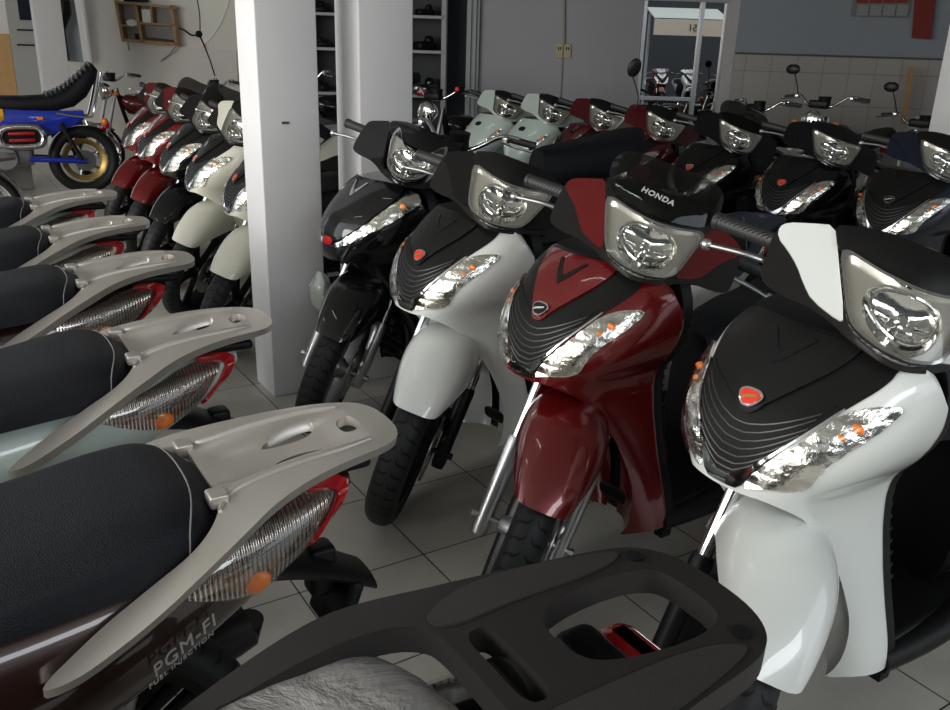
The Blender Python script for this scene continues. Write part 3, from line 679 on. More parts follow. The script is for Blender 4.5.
WOOD = mat('pale wood', (.34, .20, .09), .6, noise_amt=.2, noise_scale=12); PLY = mat('plywood', (.62, .36, .14), .6, noise_amt=.12, noise_scale=9)
REDTILE = mat('red brown tile', (.12, .022, .016), .4); STEPT = mat('pale floor tile', (.36, .35, .33), .5); GREYM = mat('grey painted metal', (.30, .31, .33), .5); SHELFW = mat('white painted shelf', (.34, .35, .36), .6)
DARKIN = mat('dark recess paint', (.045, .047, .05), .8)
# ---- setting
structure('floor', box((2.5, 2.5, -.03), (21, 21, .06)).xf(Matrix.Translation((0, 0, 0))), tile_mat())
structure('ground', box((-2, -10, -.09), (60, 60, .06)), mat('street asphalt', (.12, .12, .12), .9, noise_amt=.2))
structure('ceiling', box((3.2, 3.4, 3.35), (14.4, 17.6, .1)), mat('ceiling paint', (.32, .32, .31), .9))
structure('trim_floor_strip', box((-.6, 6.95, .003), (8.4, .32, .008)), REDTILE)
structure('wall_left', box((-4.0, 9.2, 1.65), (.12, 6, 3.4)), PLASTER)
wb = box((0, 0, 1.65), (9.5, .15, 3.4)).xf(Matrix.Translation(Vector((CAM.x, CAM.y, 0))+FH*13.1-RH*5.2) @ Matrix.Rotation(-YAW, 4, 'Z'))
structure('wall_back_left', wb, PLASTER)
def T(px, py=60):
    v = at(px, py, 1)-CAM; return v.dot(RH)
def fwall(t0, t1, D, th=.15, z0=0, z1=3.3):
    c = Vector((CAM.x, CAM.y, 0))+FH*(D+th/2)+RH*((t0+t1)/2*D); return box((0, 0, 0), ((t1-t0)*D, th, z1-z0)).xf(Matrix.Translation(c+Vector((0, 0, (z0+z1)/2))) @ Matrix.Rotation(-YAW, 4, 'Z'))
def twall(t, D0, D1, th=.12):
    a = Vector((CAM.x, CAM.y, 0))+FH*D0+RH*t*D0; b = Vector((CAM.x, CAM.y, 0))+FH*D1+RH*t*D1; d = (b-a)
    return box((0, 0, 0), (d.length, th, 3.3)).xf(Matrix.Translation((a+b)/2+Vector((0, 0, 1.65))) @ Matrix.Rotation(math.atan2(d.y, d.x), 4, 'Z'))
structure('wall_recess_side', twall(T(298), 10.35, 13.1), PLASTER)
structure('wall_back', fwall(T(478), T(641), 10.4), GWALL)
structure('wall_back_right', fwall(T(735), 1.1, 8.75), mat('blue grey painted wall', (.235, .255, .28), .8, noise_amt=.04, noise_scale=2))
structure('wall_glass_side', twall(T(641)+.003, 8.95, 10.4), GWALL); structure('wall_alcove_side', twall(T(733), 8.95, 10.5), GWALL)
structure('wall_right', box((9.6, 0, 1.65), (.15, 12, 3.4)), GWALL)
structure('wall_front', box((8.1, -5.0, 1.65), (3.2, .15, 3.4)), GWALL)
# wainscot of the alcove
c = Vector((CAM.x, CAM.y, 0))+FH*8.72+RH*((T(735)+1.1)/2*8.72)
o = put('trim_wainscot', box((0, 0, 0), ((1.1-T(735))*8.72, .05, 1.5)), wall_tile_mat()); o.matrix_world = Matrix.Translation(c+Vector((0, 0, .745))) @ Matrix.Rotation(-YAW, 4, 'Z'); o['kind'] = 'structure'
structure('trim_wainscot_cap', box((0, 0, 0), ((1.1-T(735))*8.72, .07, .018)).xf(Matrix.Translation(c+Vector((0, 0, 1.502))) @ Matrix.Rotation(-YAW, 4, 'Z')), mat('brown trim', (.08, .065, .055), .6))
structure('wall_column', fwall(T(724), T(745.5), 8.8, .25), mat('column paint', (.40, .39, .385), .8))
# door frame beside the shelves, glass front
structure('trim_door_frame', fwall(T(466), T(478.5), 10.34, .12), GREYM)
for i, t in enumerate((469, 474)): structure(f'trim_{i+1}', fwall(T(t), T(t+1.2), 10.31, .03), SHELFW)
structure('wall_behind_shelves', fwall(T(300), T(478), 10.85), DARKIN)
gl = clear('dark shop glass', (.10, .10, .11), .62, 0.0)
g_ = put('window_1', fwall(T(641), T(726), 8.9, .012, .0, 3.0), gl); g_['kind'] = 'structure'
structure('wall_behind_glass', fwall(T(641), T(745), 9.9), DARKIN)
for a, b in ((639.5, 643), (696, 699.5), (720.5, 725)): put('window_frame', fwall(T(a), T(b), 8.86, .06, 0, 3.0), STEEL, None)['kind'] = 'structure'
put('window_rail', fbox(640, 97, 695, 100.5, 8.86, .05), STEEL)['kind'] = 'structure'
put('window_head', fbox(640, -8, 735, 1.5, 8.84, .08), GREYM)['kind'] = 'structure'
# pillars
def pillar(name, x, y, wx, wy):
    structure(name, box((x+wx/2, y+wy/2, 1.65), (wx, wy, 3.3), .006), PILLAR)
pillar('wall_pillar_1', .03, 1.41, .25, .23); pillar('wall_pillar_2', .455, 1.40, .25, .24); pillar('wall_pillar_3', 5.0, 1.40, .3, .24); pillar('wall_pillar_4', .24, 9.9, .30, .30)
structure('trim_mark', box((.135, 1.408, 1.165), (.03, .004, .010)), mat('rust mark', (.12, .06, .03), .9))
# shelf unit between the pillars
su = empty('shelf_unit', tuple(at(392, 300, 10.36))[:2]+(0,), 0, 'tall white open shelf unit standing behind the two white pillars', 'shelf')
def child(name, mb, m, root, extra=None):
    o = put(name, mb, m); o.parent = root
    o.matrix_parent_inverse = (Matrix.Translation(root.location) @ Matrix.Rotation(root.rotation_euler.z, 4, 'Z')).inverted(); return o
for t in (302, 372, 441): child('upright', fwall(T(t), T(t+4.5), 10.3, .45, 0, 3.1), SHELFW, su)
for y0 in (17, 52, 96.5, 140, 185): child('shelf_board', fwall(T(302), T(445), 10.3, .45, *(lambda z: (z-.015, z+.015))(at(430, y0, 10.3).z)), SHELFW, su)
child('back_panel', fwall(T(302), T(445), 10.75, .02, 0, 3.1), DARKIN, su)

for i, (px, py, r, mm, lb) in enumerate([(425, 13, .10, DARK, 'dark spare part on the top shelf right of the thick pillar'), (425, 47, .13, DARK, 'dark lumpy spare part on the second shelf right of the pillar'), (427, 90, .15, P_BLACK, 'black rounded spare part on the third shelf right of the pillar'),
        (420, 134, .12, DARK, 'dark spare part on the lowest visible shelf right of the pillar'), (321, 10, .10, DARK, 'dark spare part on the top shelf seen between both pillars'), (321, 46, .09, DGREY, 'dark spare part on the second shelf seen between both pillars'), (321, 93, .10, DGREY, 'dark spare part on the third shelf seen between both pillars')]):
    p = at(px, py, 10.5); zz = min([at(430, y0, 10.3).z+.015 for y0 in (17, 52, 96.5, 140)], key=lambda z: abs(z-(p.z-r*.5)))
    mb = box((0, 0, r*.38), (r*2.2, r*1.2, r*.75), r*.25).merge(ball((r*.5, 0, r*.85), r*.45, 10)).xf(Matrix.Translation((p.x, p.y, zz)) @ Matrix.Rotation(.3*i, 4, 'Z'))
    tag(put('spare_part', mb, mm), lb, 'spare part', 'spare parts on the shelf unit')
p = at(316, 108, 9.0)
tag(put('oil_bottle', lathe_y([(0, 0), (.04, 0), (.042, .01), (.042, .12), (.015, .16), (.015, .19), (0, .19)], 16).xf(Matrix.Translation(p+Vector((0, 0, -.08))) @ Matrix.Rotation(PI/2, 4, 'X')), AMBER), 'small orange bottle standing between the two white pillars', 'bottle')
bt = put('workbench', box((0, 0, 0), (.45, .3, .05), .01).merge(box((0, 0, -.47), (.42, .28, .90))).xf(Matrix.Translation(at(322, 108, 9.0)+Vector((0, 0, -.11))) @ Matrix.Rotation(-YAW, 4, 'Z')), DARKIN); tag(bt, 'low dark workbench between the white pillars', 'workbench')

# ---- wall fittings
sk = empty('power_socket', tuple(at(563, 51, 10.36)), 0, 'double cream power socket on the grey back wall', 'socket')
for x0 in (556, 564): 
    f_ = child('socket_plate', fbox(x0, 44, x0+7, 58.5, 10.38, .03, .004), mat('cream plastic', (.42, .36, .22), .5), sk)
    child('socket_hole', fbox(x0+2, 47, x0+3, 50, 10.375, .01), DARK, sk); child('socket_hole', fbox(x0+4.2, 47, x0+5.2, 50, 10.375, .01), DARK, sk)
tag(put('wall_conduit', tube([at(564.5, -12, 10.38), at(564, 45, 10.38)], .012, 6).merge(tube([at(562.5, 58, 10.385), at(560.5, 100, 10.385), at(560, 140, 10.385)], .006, 6)), mat('old cream conduit', (.28, .25, .19), .6)), 'thin cream cable conduit running down the grey back wall to the socket', 'conduit')
cal = empty('wall_calendar', tuple(at(877, 6, 8.7)), 0, 'wall calendar sheet with red headings on the dark back wall', 'calendar')
child('sheet', fbox(854, -22, 911, 17, 8.73, .008), mat('calendar paper', (.16, .17, .16), .8), cal)
for i in range(4): child('month_block', fbox(857+13.3*i, 5, 868.5+13.3*i, 15.5, 8.722, .003), mat('printed grey', (.23, .245, .235), .8), cal); child('month_picture', fbox(857+13.3*i, -6, 868.5+13.3*i, 3, 8.722, .003), mat('printed red', (.20, .03, .02), .8), cal)
bn = put('red_banner', fpoly([(917, -25), (938, -25), (931, 39.5), (912, 38)], 8.70, .012), mat('red cloth', (.17, .022, .015), .8)); tag(bn, 'dark red banner hanging beside the right pillar', 'banner')
tag(put('wooden_plank', fpoly([(910, 66), (914, 68), (906, 125), (901, 125)], 8.55, .03), WOOD), 'narrow brown wooden plank leaning against the tiled wall', 'plank')
gb = put('gas_cylinder', lathe_y([(0, 0), (.065, 0), (.07, .03), (.07, .85), (.05, .93), (.02, .96), (.02, 1.0), (0, 1.0)], 24).xf(Matrix.Translation((at(923, 90, 8.3).x, at(923, 90, 8.3).y, .0)) @ Matrix.Rotation(PI/2, 4, 'X')), GREYM); tag(gb, 'grey cylinder behind the right pillar beside the plank', 'cylinder')
gb.location.z = 0
# left back corner
D = 12.85
sf = empty('wall_shelf', tuple(at(148, 24, D)), 0, 'open wooden compartment shelf hung crooked on the left back wall', 'wall shelf')
def bar(p, q, wpx, name, mm=WOOD, D_=D, th=.16):
    a, b = at(*p, D_), at(*q, D_); d = (b-a); u = RH.cross(FH); ang = math.atan2(d.dot(Vector((0, 0, 1))), d.dot(RH)); wd = wpx*D_/FPX
    M = Matrix.Translation((a+b)/2) @ Matrix.Rotation(-YAW, 4, 'Z') @ Matrix.Rotation(-ang, 4, 'Y'); return child(name, box((0, 0, 0), (d.length+wd, th, wd)).xf(M), mm, sf)
for p, q, w_ in (((118, 2), (176, 8), 2.2), ((125, 40), (178, 44.5), 2.8), ((118, 2), (125, 40), 2.6), ((173, 7), (178, 44), 2.6), ((137, 5), (144, 41), 2.6), ((153, 8), (154, 23), 1.8), ((122, 25.5), (141, 26), 1.8), ((141, 23.5), (176, 24.8), 1.8)): bar(p, q, w_, 'shelf_board')
child('backing', fpoly([(118, 2), (174, 8), (178, 44), (125, 40)], D+.085, .01), mat('grey backing', (.33, .32, .32), .8), sf)
child('shelf_bracket', tube([at(128, 42, D), at(129, 50, D+.1)], .012, 6), GREYM, sf); child('shelf_bracket', tube([at(176, 46, D), at(170, 54, D+.1), at(161, 61, D+.12)], .010, 6), GREYM, sf)
tag(put('paper_box', fbox(142, 9.5, 152, 22.5, 12.8, .1), WHITEP), 'white paper box in the upper middle of the wooden shelf', 'box')
tag(put('black_case', fbox(123, -5, 145, 1.5, 12.8, .15, .01), DARK), 'black case lying on top of the wooden shelf', 'case')
tag(put('cloth_rag', ball(tuple(at(133.5, 23, 12.8)), .075, 10, (1.3, .7, .7)), WHITEP), 'crumpled white rag in the left compartment of the shelf', 'rag')
tag(put('small_box', fbox(135, 33.5, 140.5, 40, 12.8, .1), DARK), 'small dark box in the lower left compartment', 'box')
tag(put('pipe_fitting', tube([at(147, 39.5, 12.8), at(174, 42.5, 12.8)], .03, 8), mat('rusty metal', (.10, .04, .02), .7)), 'rusty brown pipe lying in the lower compartment of the shelf', 'pipe')
tag(put('power_cable', tube([at(178, 28, 12.985), at(184, 30, 12.985), at(191, 35, 12.985), at(199, 36, 12.985), at(204, 45, 12.985), at(210, 60, 12.985), at(215, 76, 12.985)], .012, 6, 5).merge(tube([at(195.5, -8, 12.985), at(199.5, 14, 12.985), at(200, 33, 12.985)], .008, 6, 5)), DGREY), 'black power cable running across the left back wall beside the shelf', 'cable')
tag(put('wall_plug', ball(tuple(at(199, 34, 12.97)), .05, 10, (1, .6, 1)), DARK), 'black plug on the cable junction of the left back wall', 'plug')
structure('trim_stair_soffit', fpoly([(194, -14), (231, -14), (228, 5), (221, 24), (213, 36), (204, 45), (200, 45), (200, 30)], 12.99, .05), mat('cream paint', (.86, .85, .79), .8))
structure('trim_ledge', fpoly([(178, 47), (236, 50), (238, 86), (176, 84)], 12.98, .09), mat('pale render', (.73, .705, .67), .85))
structure('trim_pipe', tube([at(77.5, -10, 11.2), at(84, 30, 11.2), at(90, 72, 11.2)], .055, 12).merge(tube([at(80, -10, 11.15), at(86.5, 40, 11.15), at(91, 72, 11.15)], .045, 12)), mat('white pipe', (.70, .68, .68), .5))
cb = empty('metal_cabinet', tuple(at(24, 60, 12.4))[:2]+(.1,), 0, 'pale metal cabinet with a dark window left of the white pillar', 'cabinet')
child('cabinet_body', fbox(11, -20, 37, 110, 12.4, .3), mat('pale grey metal', (.44, .43, .41), .6), cb); child('cabinet_window', fbox(17, -20, 33, 20, 12.38, .03), mat('dark blue glass', (.01, .015, .03), .1), cb)
for y in (30, 45): child('handle_slot', fbox(17, y-.8, 34, y+.8, 12.38, .03), DARK, cb)
tag(put('plywood_board', fbox(-16, 35, 15, 120, 12.5, .03), PLY), 'orange plywood board leaning at the far left of the wall', 'board')
tag(put('blue_door_panel', fbox(64, -20, 81, 62, 12.6, .06), mat('pale blue panel', (.36, .39, .44), .6)), 'pale blue panel between the white pillar and the pipe', 'panel')
tag(put('hanging_parts', tube([at(62, -5, 12.3), at(62, 12, 12.3), at(60, 30, 12.3), at(62, 60, 12.3)], [.09, .12, .07, .10], 8, 4), DARK), 'dark parts hanging in the gap right of the white pillar', 'spare part')
# fluorescent tubes under the ceiling; last two added to brighten the back left wall
EM = bpy.data.materials.new('lamp tube glow'); EM.use_nodes = True; EM.node_tree.nodes['Principled BSDF'].inputs['Emission Color'].default_value = (.80, 1, .90, 1); EM.node_tree.nodes['Principled BSDF'].inputs['Emission Strength'].default_value = 9
for i, (x, y) in enumerate(((-.9, .3), (-2.2, 1.8), (1.6, 4.2), (-.8, 8.9), (1.2, 9.8))):
    t = empty('ceiling_lamp', (x, y, 3.2), .2, ['fluorescent tube lamp on the ceiling over the aisle', 'fluorescent tube lamp on the ceiling over the left row', 'fluorescent tube lamp on the ceiling over the back rows', 'unseen tube lamp added to brighten the back left, near the blue trail bike', 'unseen tube lamp added to brighten the back left, before the wooden wall shelf'][i], 'lamp', 'ceiling lamps')
    put('lamp_tray', box((0, 0, .05), (.06, 1.24, .06), .01), SHELFW, t); put('lamp_tube', tube([(0, -.6, 0), (0, .6, 0)], .014, 10), EM, t)

# ------------------------------------------------------------------ scooters of the shop
FRONT = 'scooters in the front row right of the aisle'; LEFT = 'scooters in the row on the left with their racks to the aisle'; BACK = 'scooters in the second row behind'
scooter(.058, -1.023, 181.4, 46.9, colr=P_WHITE, fork=DARK, label='pearl white scooter with black grille and red badge at the right edge, nearest the camera', group=FRONT)
scooter(.048, -.38, 184.6, 45.2, colr=P_RED, panel=P_RED, fork=STEEL, badge='white', screen='letters', label='dark red scooter with smoked windscreen lettered in silver in the front row', group=FRONT)
scooter(.055, .247, 185.7, 44.3, colr=P_WHITE, fork=DARK, rack=mat('dark blue grey rack paint', (.035, .045, .065), .4, .3), cowlm=DGREY, label='white scooter with a black handlebar cowl between the black and the dark red one', group=FRONT, hcol=SATIN)
scooter(.115, 1.0, 183, 48, style='classic', colr=P_BLACK, fork=STEEL, label='glossy black scooter with long clear indicators in front of the white pillars', group=FRONT, steer_z=.035, cover=P_BLACK, cowlm=P_BLACK)
scooter(.041, 2.016, 181, 46, colr=P_IVORY, label='ivory white scooter partly hidden behind the first pillar', group=FRONT)
scooter(.055, 2.758, 179, 48, colr=P_IVORY, label='ivory white scooter with a white headlight cowl left of the first pillar', group=FRONT)
scooter(.077, 3.416, 181, 48, colr=P_BLACK, screen=True, label='black scooter with a smoked windscreen beside the ivory white one', group=FRONT, cowlm=P_BLACK)
scooter(.111, 4.182, 182, 51, colr=P_RED, panel=P_RED, screen=True, label='red scooter with a smoked windscreen in the left part of the front row', group=FRONT)
scooter(.133, 4.862, 179, 50, colr=P_RED, panel=P_RED, label='red scooter without a windscreen, farthest of the front row', group=FRONT)
for x, y, st, c, lb, kw in ((2.505, 3.89, 'mode', P_MINT, 'pale mint scooter in the second row, left one of the two', dict(steer=49)), (2.581, 3.40, 'mode', P_MINT, 'pale mint scooter in the second row, right one of the two', dict(steer=49)),
        (2.598, 2.83, 'sh', P_DRED, 'dark red scooter in the second row next to the pale mint ones', dict(steer=49, panel=P_DRED)), (2.541, 2.193, 'sh', P_DRED, 'dark red scooter in the second row with a round mirror', dict(steer=49, panel=P_DRED, mirror=True)),
        (2.488, 1.534, 'sh', P_BLACK, 'black scooter with a smoked windscreen in the second row', dict(steer=48, screen=True)), (2.499, .902, 'sh', P_BLACK, 'black scooter in the second row between the windscreen one and the navy one', dict(steer=44, cover=P_BLACK)),
        (2.54, .332, 'sh', P_NAVY, 'dark navy scooter with a silver ringed badge at the right of the second row', dict(steer=41, badge='white'))):
    scooter(x, y, 183, style=st, colr=c, label=lb, group=BACK, cowlm=c, **kw)
for x, y, c, lb in ((-2.36, -.705, P_BROWN, 'dark brown scooter with silver rack and lettered side, nearest of the left row'), (-2.34, -.01, P_MINT, 'scooter with silver rack and pale mint side, second of the left row'), (-2.335, .695, P_BROWN, 'scooter with silver rack, third of the left row from the camera'),
        (-2.325, 1.34, P_IVORY, 'scooter with silver rack, fourth of the left row from the camera'), (-2.31, 2.02, P_MINT, 'scooter with silver rack, farthest of the left row')):
    r = scooter(x, y, 180, 8, colr=c, rack=SILVER, label=lb, group=LEFT)
    if y < -.7:
        for txt, sz, px_, pz, key in (('PGM-FI', .033, -1.462, .618, 'pg'), ('FUEL INJECTION', .0140, -1.457, .595, 'fi')):
            _cache[key] = textmesh(txt, sz, BLETTER, 'lettering', shear=.35, extrude=.0008, spacing=1.12, off=0)
            e = .01; Q = lambda a, b: Vector((a, float(body_y(np.float64(a), np.float64(b))), b)); o_ = Q(px_, pz)
            dx = (Q(px_-e, pz)-Q(px_+e, pz)).normalized(); dz = (Q(px_, pz+e)-Q(px_, pz-e)).normalized(); nn = dx.cross(dz).normalized(); nn = nn if nn.y > 0 else -nn
            tx = (dx*.90+dz*.44).normalized(); ty = nn.cross(tx).normalized(); tx = ty.cross(nn)
            M = Matrix((tx, ty, nn)).transposed().to_4x4(); M.translation = o_+nn*.010
            link('lettering', _cache[key], r, None, M)
r0 = scooter(-2.245, -1.39, 180, 8, colr=P_BLACK, rackkind='C', rack=RACKDK, label='black scooter with a large dark rack in the foreground, wrapped seat', group=LEFT)
# crinkled film over its seat
mb = g_seat(.012); sub = []
for i, (x, y, z) in enumerate(mb.v):
    n = noise.noise(Vector((x*22, y*22, z*22)))*.010+abs(noise.noise(Vector((x*9+5, y*14, z*9))))*.016; d = Vector((0, y*3, z-.74)); d = d.normalized() if d.length > 0 else d
    sub.append((x, y+d.y*n, z+d.z*n))
mb.v = sub
FILM = mat('crinkled plastic film', (.27, .26, .25), .22, bump=('noise', 8, .8), noise_amt=.3, noise_scale=14)
for n_ in FILM.node_tree.nodes:
    if n_.type == 'BUMP': n_.inputs['Distance'].default_value = .03
    if n_.type == 'TEX_NOISE': n_.inputs['Distortion'].default_value = .8; n_.inputs['Roughness'].default_value = .6
fo = put('plastic_film', mb, FILM); fo.matrix_world = Matrix.Translation((-2.27, -1.39, -.015)) @ Matrix.Rotation(PI, 4, 'Z'); tag(fo, 'crinkled grey plastic film wrapped over the seat in the foreground', 'plastic film')

bgm = ball((0, 0, 0), .075, 22, (.55, .9, 1.15)); bgm.v = [tuple(Vector(v)*(1+.22*noise.noise(Vector(v)*26)+.10*noise.noise(Vector(v)*60))) for v in bgm.v]
tag(put('plastic_bag', bgm.xf(Matrix.Translation(at(321, 292, 3.50))), mat('pale green film', (.34, .38, .33), .25, coat=.5, noise_amt=.15, noise_scale=20)), 'crumpled pale green plastic bag hanging left of the glossy black scooter', 'plastic bag')
# ------------------------------------------------------------------ motorcycles
def motorcycle(X, Y, th, label, group, tank=P_BLACK, Wb=1.25, R=.29, z0=0, fat=.045, rimm=CHROME, hb=(1.05, .33, .0), mirrors=True, lean=0, seatz=.78, scramble=False, steer=0, ind=True, lampm=CHROME, seatm=None, sh=.055):
    root = empty('motorcycle', (X, Y, z0), R_(th), label, 'motorcycle', group); root.rotation_euler.x = R_(lean)
    k = f'm{R}{Wb}{fat}{hb}{seatz}{sh}'
    S = Matrix.Rotation(R_(steer), 4, 'Z')
    def P(name, fn, m, parent=None, mw=None, kk=None):
        key = name+':'+(kk or k)
        if key not in _cache: _cache[key] = fn().mesh(name, m)
        return link(name, _cache[key], parent or root, m, mw)
    def wheel(): 
        mb = lathe_y([(R-fat*1.5, -fat*.8), (R-fat*1.3, -fat*.9), (R-fat*1.6, 0), (R-fat*1.3, fat*.9), (R-fat*1.5, fat*.8), (R-fat*2.1, 0)], 40); mb.merge(lathe_y([(.01, -.05), (.05, -.04), (.05, .04), (.01, .05)], 20))
        for i in range(12):
            a = i*PI/6; mb.merge(tube([(.04*math.cos(a+.3), .02*(-1)**i, .04*math.sin(a+.3)), ((R-fat*1.6)*math.cos(a), 0, (R-fat*1.6)*math.sin(a))], .004, 5))
        return mb
    def ty(): return g_tyre(R, fat, fat*1.35, 64)
    for nm, x in (('front_wheel', 0), ('rear_wheel', -Wb)):
        wh = P(nm, wheel, rimm, None, (S if x == 0 else Matrix()) @ Matrix.Translation((x, 0, R))); P('tyre', ty, TYRE, wh)
    hz, hy, hx = hb
    for s in (1, -1):
        P('fork_leg', lambda: tube([(0, s*.085, R), (-.07, s*.085, R+.2), (-.22, s*.085, hz-.12)], [.024, .022, .016], 10), STEEL, mw=S, kk=k+str(s))
        P('grip', lambda: tube([(-.32, s*(hy-.11), hz+.03), (-.36, s*hy, hz+.015)], .017, 10), GRIPR, mw=S, kk=k+str(s))
        P('brake_lever', lambda: tube([(-.27, s*(hy-.13), hz+.02), (-.26, s*(hy-.05), hz+.01), (-.29, s*(hy+.02), hz)], .006, 6, 4).merge(box((-.29, s*(hy-.12), hz+.03), (.04, .03, .03), .006)), STEEL, mw=S, kk=k+str(s))
        if ind: P('indicator', lambda: ball((-.17, s*.16, hz-.17), .03, 10, (1, 1, .8)).merge(tube([(-.17, 0, hz-.17), (-.17, s*.14, hz-.17)], .006, 6)), AMBER, mw=S, kk=k+str(s))
        if mirrors is True or mirrors == s: P('mirror', lambda: tube([(-.29, s*(hy-.13), hz+.03), (-.31, s*(hy-.10), hz+.11), (-.33, s*(hy-.06), hz+.20)], .005, 6, 4).merge(ball((-.33, s*(hy-.04), hz+.235), .055, 14, (.25, 1.1, .75))), SATIN, mw=S, kk=k+str(s))
        P('rear_shock', lambda: tube([(-Wb, s*.13, R), (-Wb+.08, s*.13, R+.32)], .02, 8), CHROME, kk=k+str(s))
    P('handlebar', lambda: tube([(-.36, hy-.02, hz+.015), (-.30, hy-.14, hz+.04), (-.24, .10, hz-.03), (-.235, 0, hz-.05), (-.24, -.10, hz-.03), (-.30, -hy+.14, hz+.04), (-.36, -hy+.02, hz+.015)], .0115, 10, 5), CHROME, mw=S)
    P('headlight', lambda: lathe_y([(0, -.09), (.05, -.08), (.085, -.02), (.09, .03), (.085, .035)], 24).xf(Matrix.Translation((-.13, 0, hz-.15)) @ Matrix.Rotation(-PI/2, 4, 'Z')), lampm, mw=S)
    P('headlight_lens', lambda: ball((-.095, 0, hz-.15), .082, 16, (.35, 1, 1)), REFL, mw=S)
    P('instrument', lambda: box((-.20, 0, hz-.02), (.07, .16, .06), .015).merge(lathe_y([(0, 0), (.045, 0), (.05, .04), (0, .04)], 18).xf(Matrix.Translation((-.20, .04, hz-.0)) @ Matrix.Rotation(PI/2, 4, 'X'))), DARK, mw=S)
    P('front_fender', lambda: loft([[((R+.03)*math.cos(a)*1, y, R+(R+.03)*math.sin(a)-abs(y)*.4) for y in (-.06, -.03, 0, .03, .06)] for a in np.linspace(.35, 2.3, 14)], False), tank, mw=S)
    P('rear_fender', lambda: loft([[(-Wb+(R+.04)*math.cos(a), y, R+(R+.04)*math.sin(a)-abs(y)*.4) for y in (-.07, -.035, 0, .035, .07)] for a in np.linspace(.7, 2.9, 14)], False), CHROME if scramble else DARK)
    P('frame', lambda: tube([(-.24, 0, hz-.12), (-.32, 0, .62), (-.45, 0, .30), (-.8, 0, .22), (-.9, 0, .32)], .022, 8, 4).merge(tube([(-.26, 0, hz-.2), (-.8, 0, .64), (-Wb-.1, 0, .66)], .022, 8, 4)).merge(tube([(-.85, .1, .34), (-Wb, .11, R)], .018, 8)).merge(tube([(-.85, -.1, .34), (-Wb, -.11, R)], .018, 8)), P_BLUE if scramble else DARK)
    P('fuel_tank', lambda: loft([[(x, hw*math.cos(t), z+h*math.sin(t)) for t in [2*PI*i/18 for i in range(18)]] for x, hw, z, h in ((-.28, .03, hz-.25, .04), (-.34, .10, hz-.28, .10), (-.5, .14, hz-.30, .13), (-.66, .11, hz-.34, .11), (-.74, .04, hz-.38, .05))], True, True), tank)
    P('seat', lambda: loft([[(x, hw*math.copysign(abs(math.cos(t))**.6, math.cos(t)), z+sh*math.sin(t)) for t in [2*PI*i/18 for i in range(18)]] for x, hw, z in ((-.68, .06, seatz-.03), (-.76, .11, seatz-.02), (-.95, .135, seatz), (-1.15, .145, seatz+.02), (-1.32, .13, seatz+.05), (-1.40, .07, seatz+.06))], True, True), seatm or SEATM)
    P('side_panel', lambda: box((-.95, 0, .60), (.42, .24, .20), .04), tank)
    P('engine', lambda: box((-.68, 0, .36), (.34, .22, .20), .04).merge(lathe_y([(0, -.15), (.09, -.15), (.10, -.12), (.10, .12), (.09, .15), (0, .15)], 20, (-.72, 0, .34))).merge(box((-.52, 0, .50), (.16, .18, .20), .02, (0, .4, 0))), ALU)
    P('exhaust', lambda: tube([(-.45, -.08, .48), (-.40, -.1, .3), (-.6, -.14, .2), (-1.0, -.15, .24), (-1.05, -.15, .25), (-1.5, -.17, .34)], [.018, .018, .018, .03, .042, .036], 12, 5), CHROME)
    P('tail_light', lambda: box((-1.46, 0, seatz-.08), (.06, .13, .07), .015), REDL)
    return root
MG = 'motorcycles standing among the scooters'

m_ = motorcycle(.82, 1.60, 186, 'black seated motorcycle with chrome handlebar behind the white pillars', MG, tank=P_BLUE, hb=(1.06, .36, 0), mirrors=False, seatz=.93, sh=.105, ind=False, steer=20, lean=-6)
motorcycle(4.85, 2.55, 188, 'black motorcycle with square mirror and orange indicator behind the second row', MG, hb=(1.15, .34, 0), seatz=.80, steer=10, mirrors=-1)
motorcycle(5.35, 1.98, 182, 'black motorcycle with oval mirror near the tiled wall', MG, hb=(1.04, .34, 0), seatz=.98, steer=15, ind=False, mirrors=-1)
motorcycle(4.80, 3.2, 184, 'dark motorcycle in front of the glass door', MG, hb=(1.08, .34, 0), mirrors=False, ind=False)
ms = motorcycle(2.45, 4.55, 185, 'dark motorcycle with a red switch on its handlebar left of the mint scooters', MG, hb=(1.10, .36, 0), mirrors=False, ind=False, steer=20)
put('switch_box', box((-.27, .20, 1.145), (.06, .06, .05), .012), DARK, ms); put('switch', box((-.235, .21, 1.15), (.02, .035, .03), .006), mat('red switch', (.8, .04, .01), .4), ms)
# back left group
motorcycle(.50, 8.15, 185, 'black motorcycle with orange indicators behind the red scooters', MG, tank=P_RED, hb=(1.08, .34, 0), mirrors=False, steer=15)
motorcycle(1.35, 7.35, 185, 'black seated motorcycle below the wooden shelf', MG, hb=(1.05, .34, 0), mirrors=False, ind=False)
motorcycle(1.75, 5.75, 185, 'dark motorcycle with high black seat beside the first pillar', MG, hb=(1.2, .30, 0), mirrors=False, ind=False, seatz=1.12)
motorcycle(-.84, 4.95, 8, 'motorcycle at the left edge with one visible handlebar grip', MG, tank=P_DRED, hb=(1.22, .33, 0), mirrors=False, ind=False)
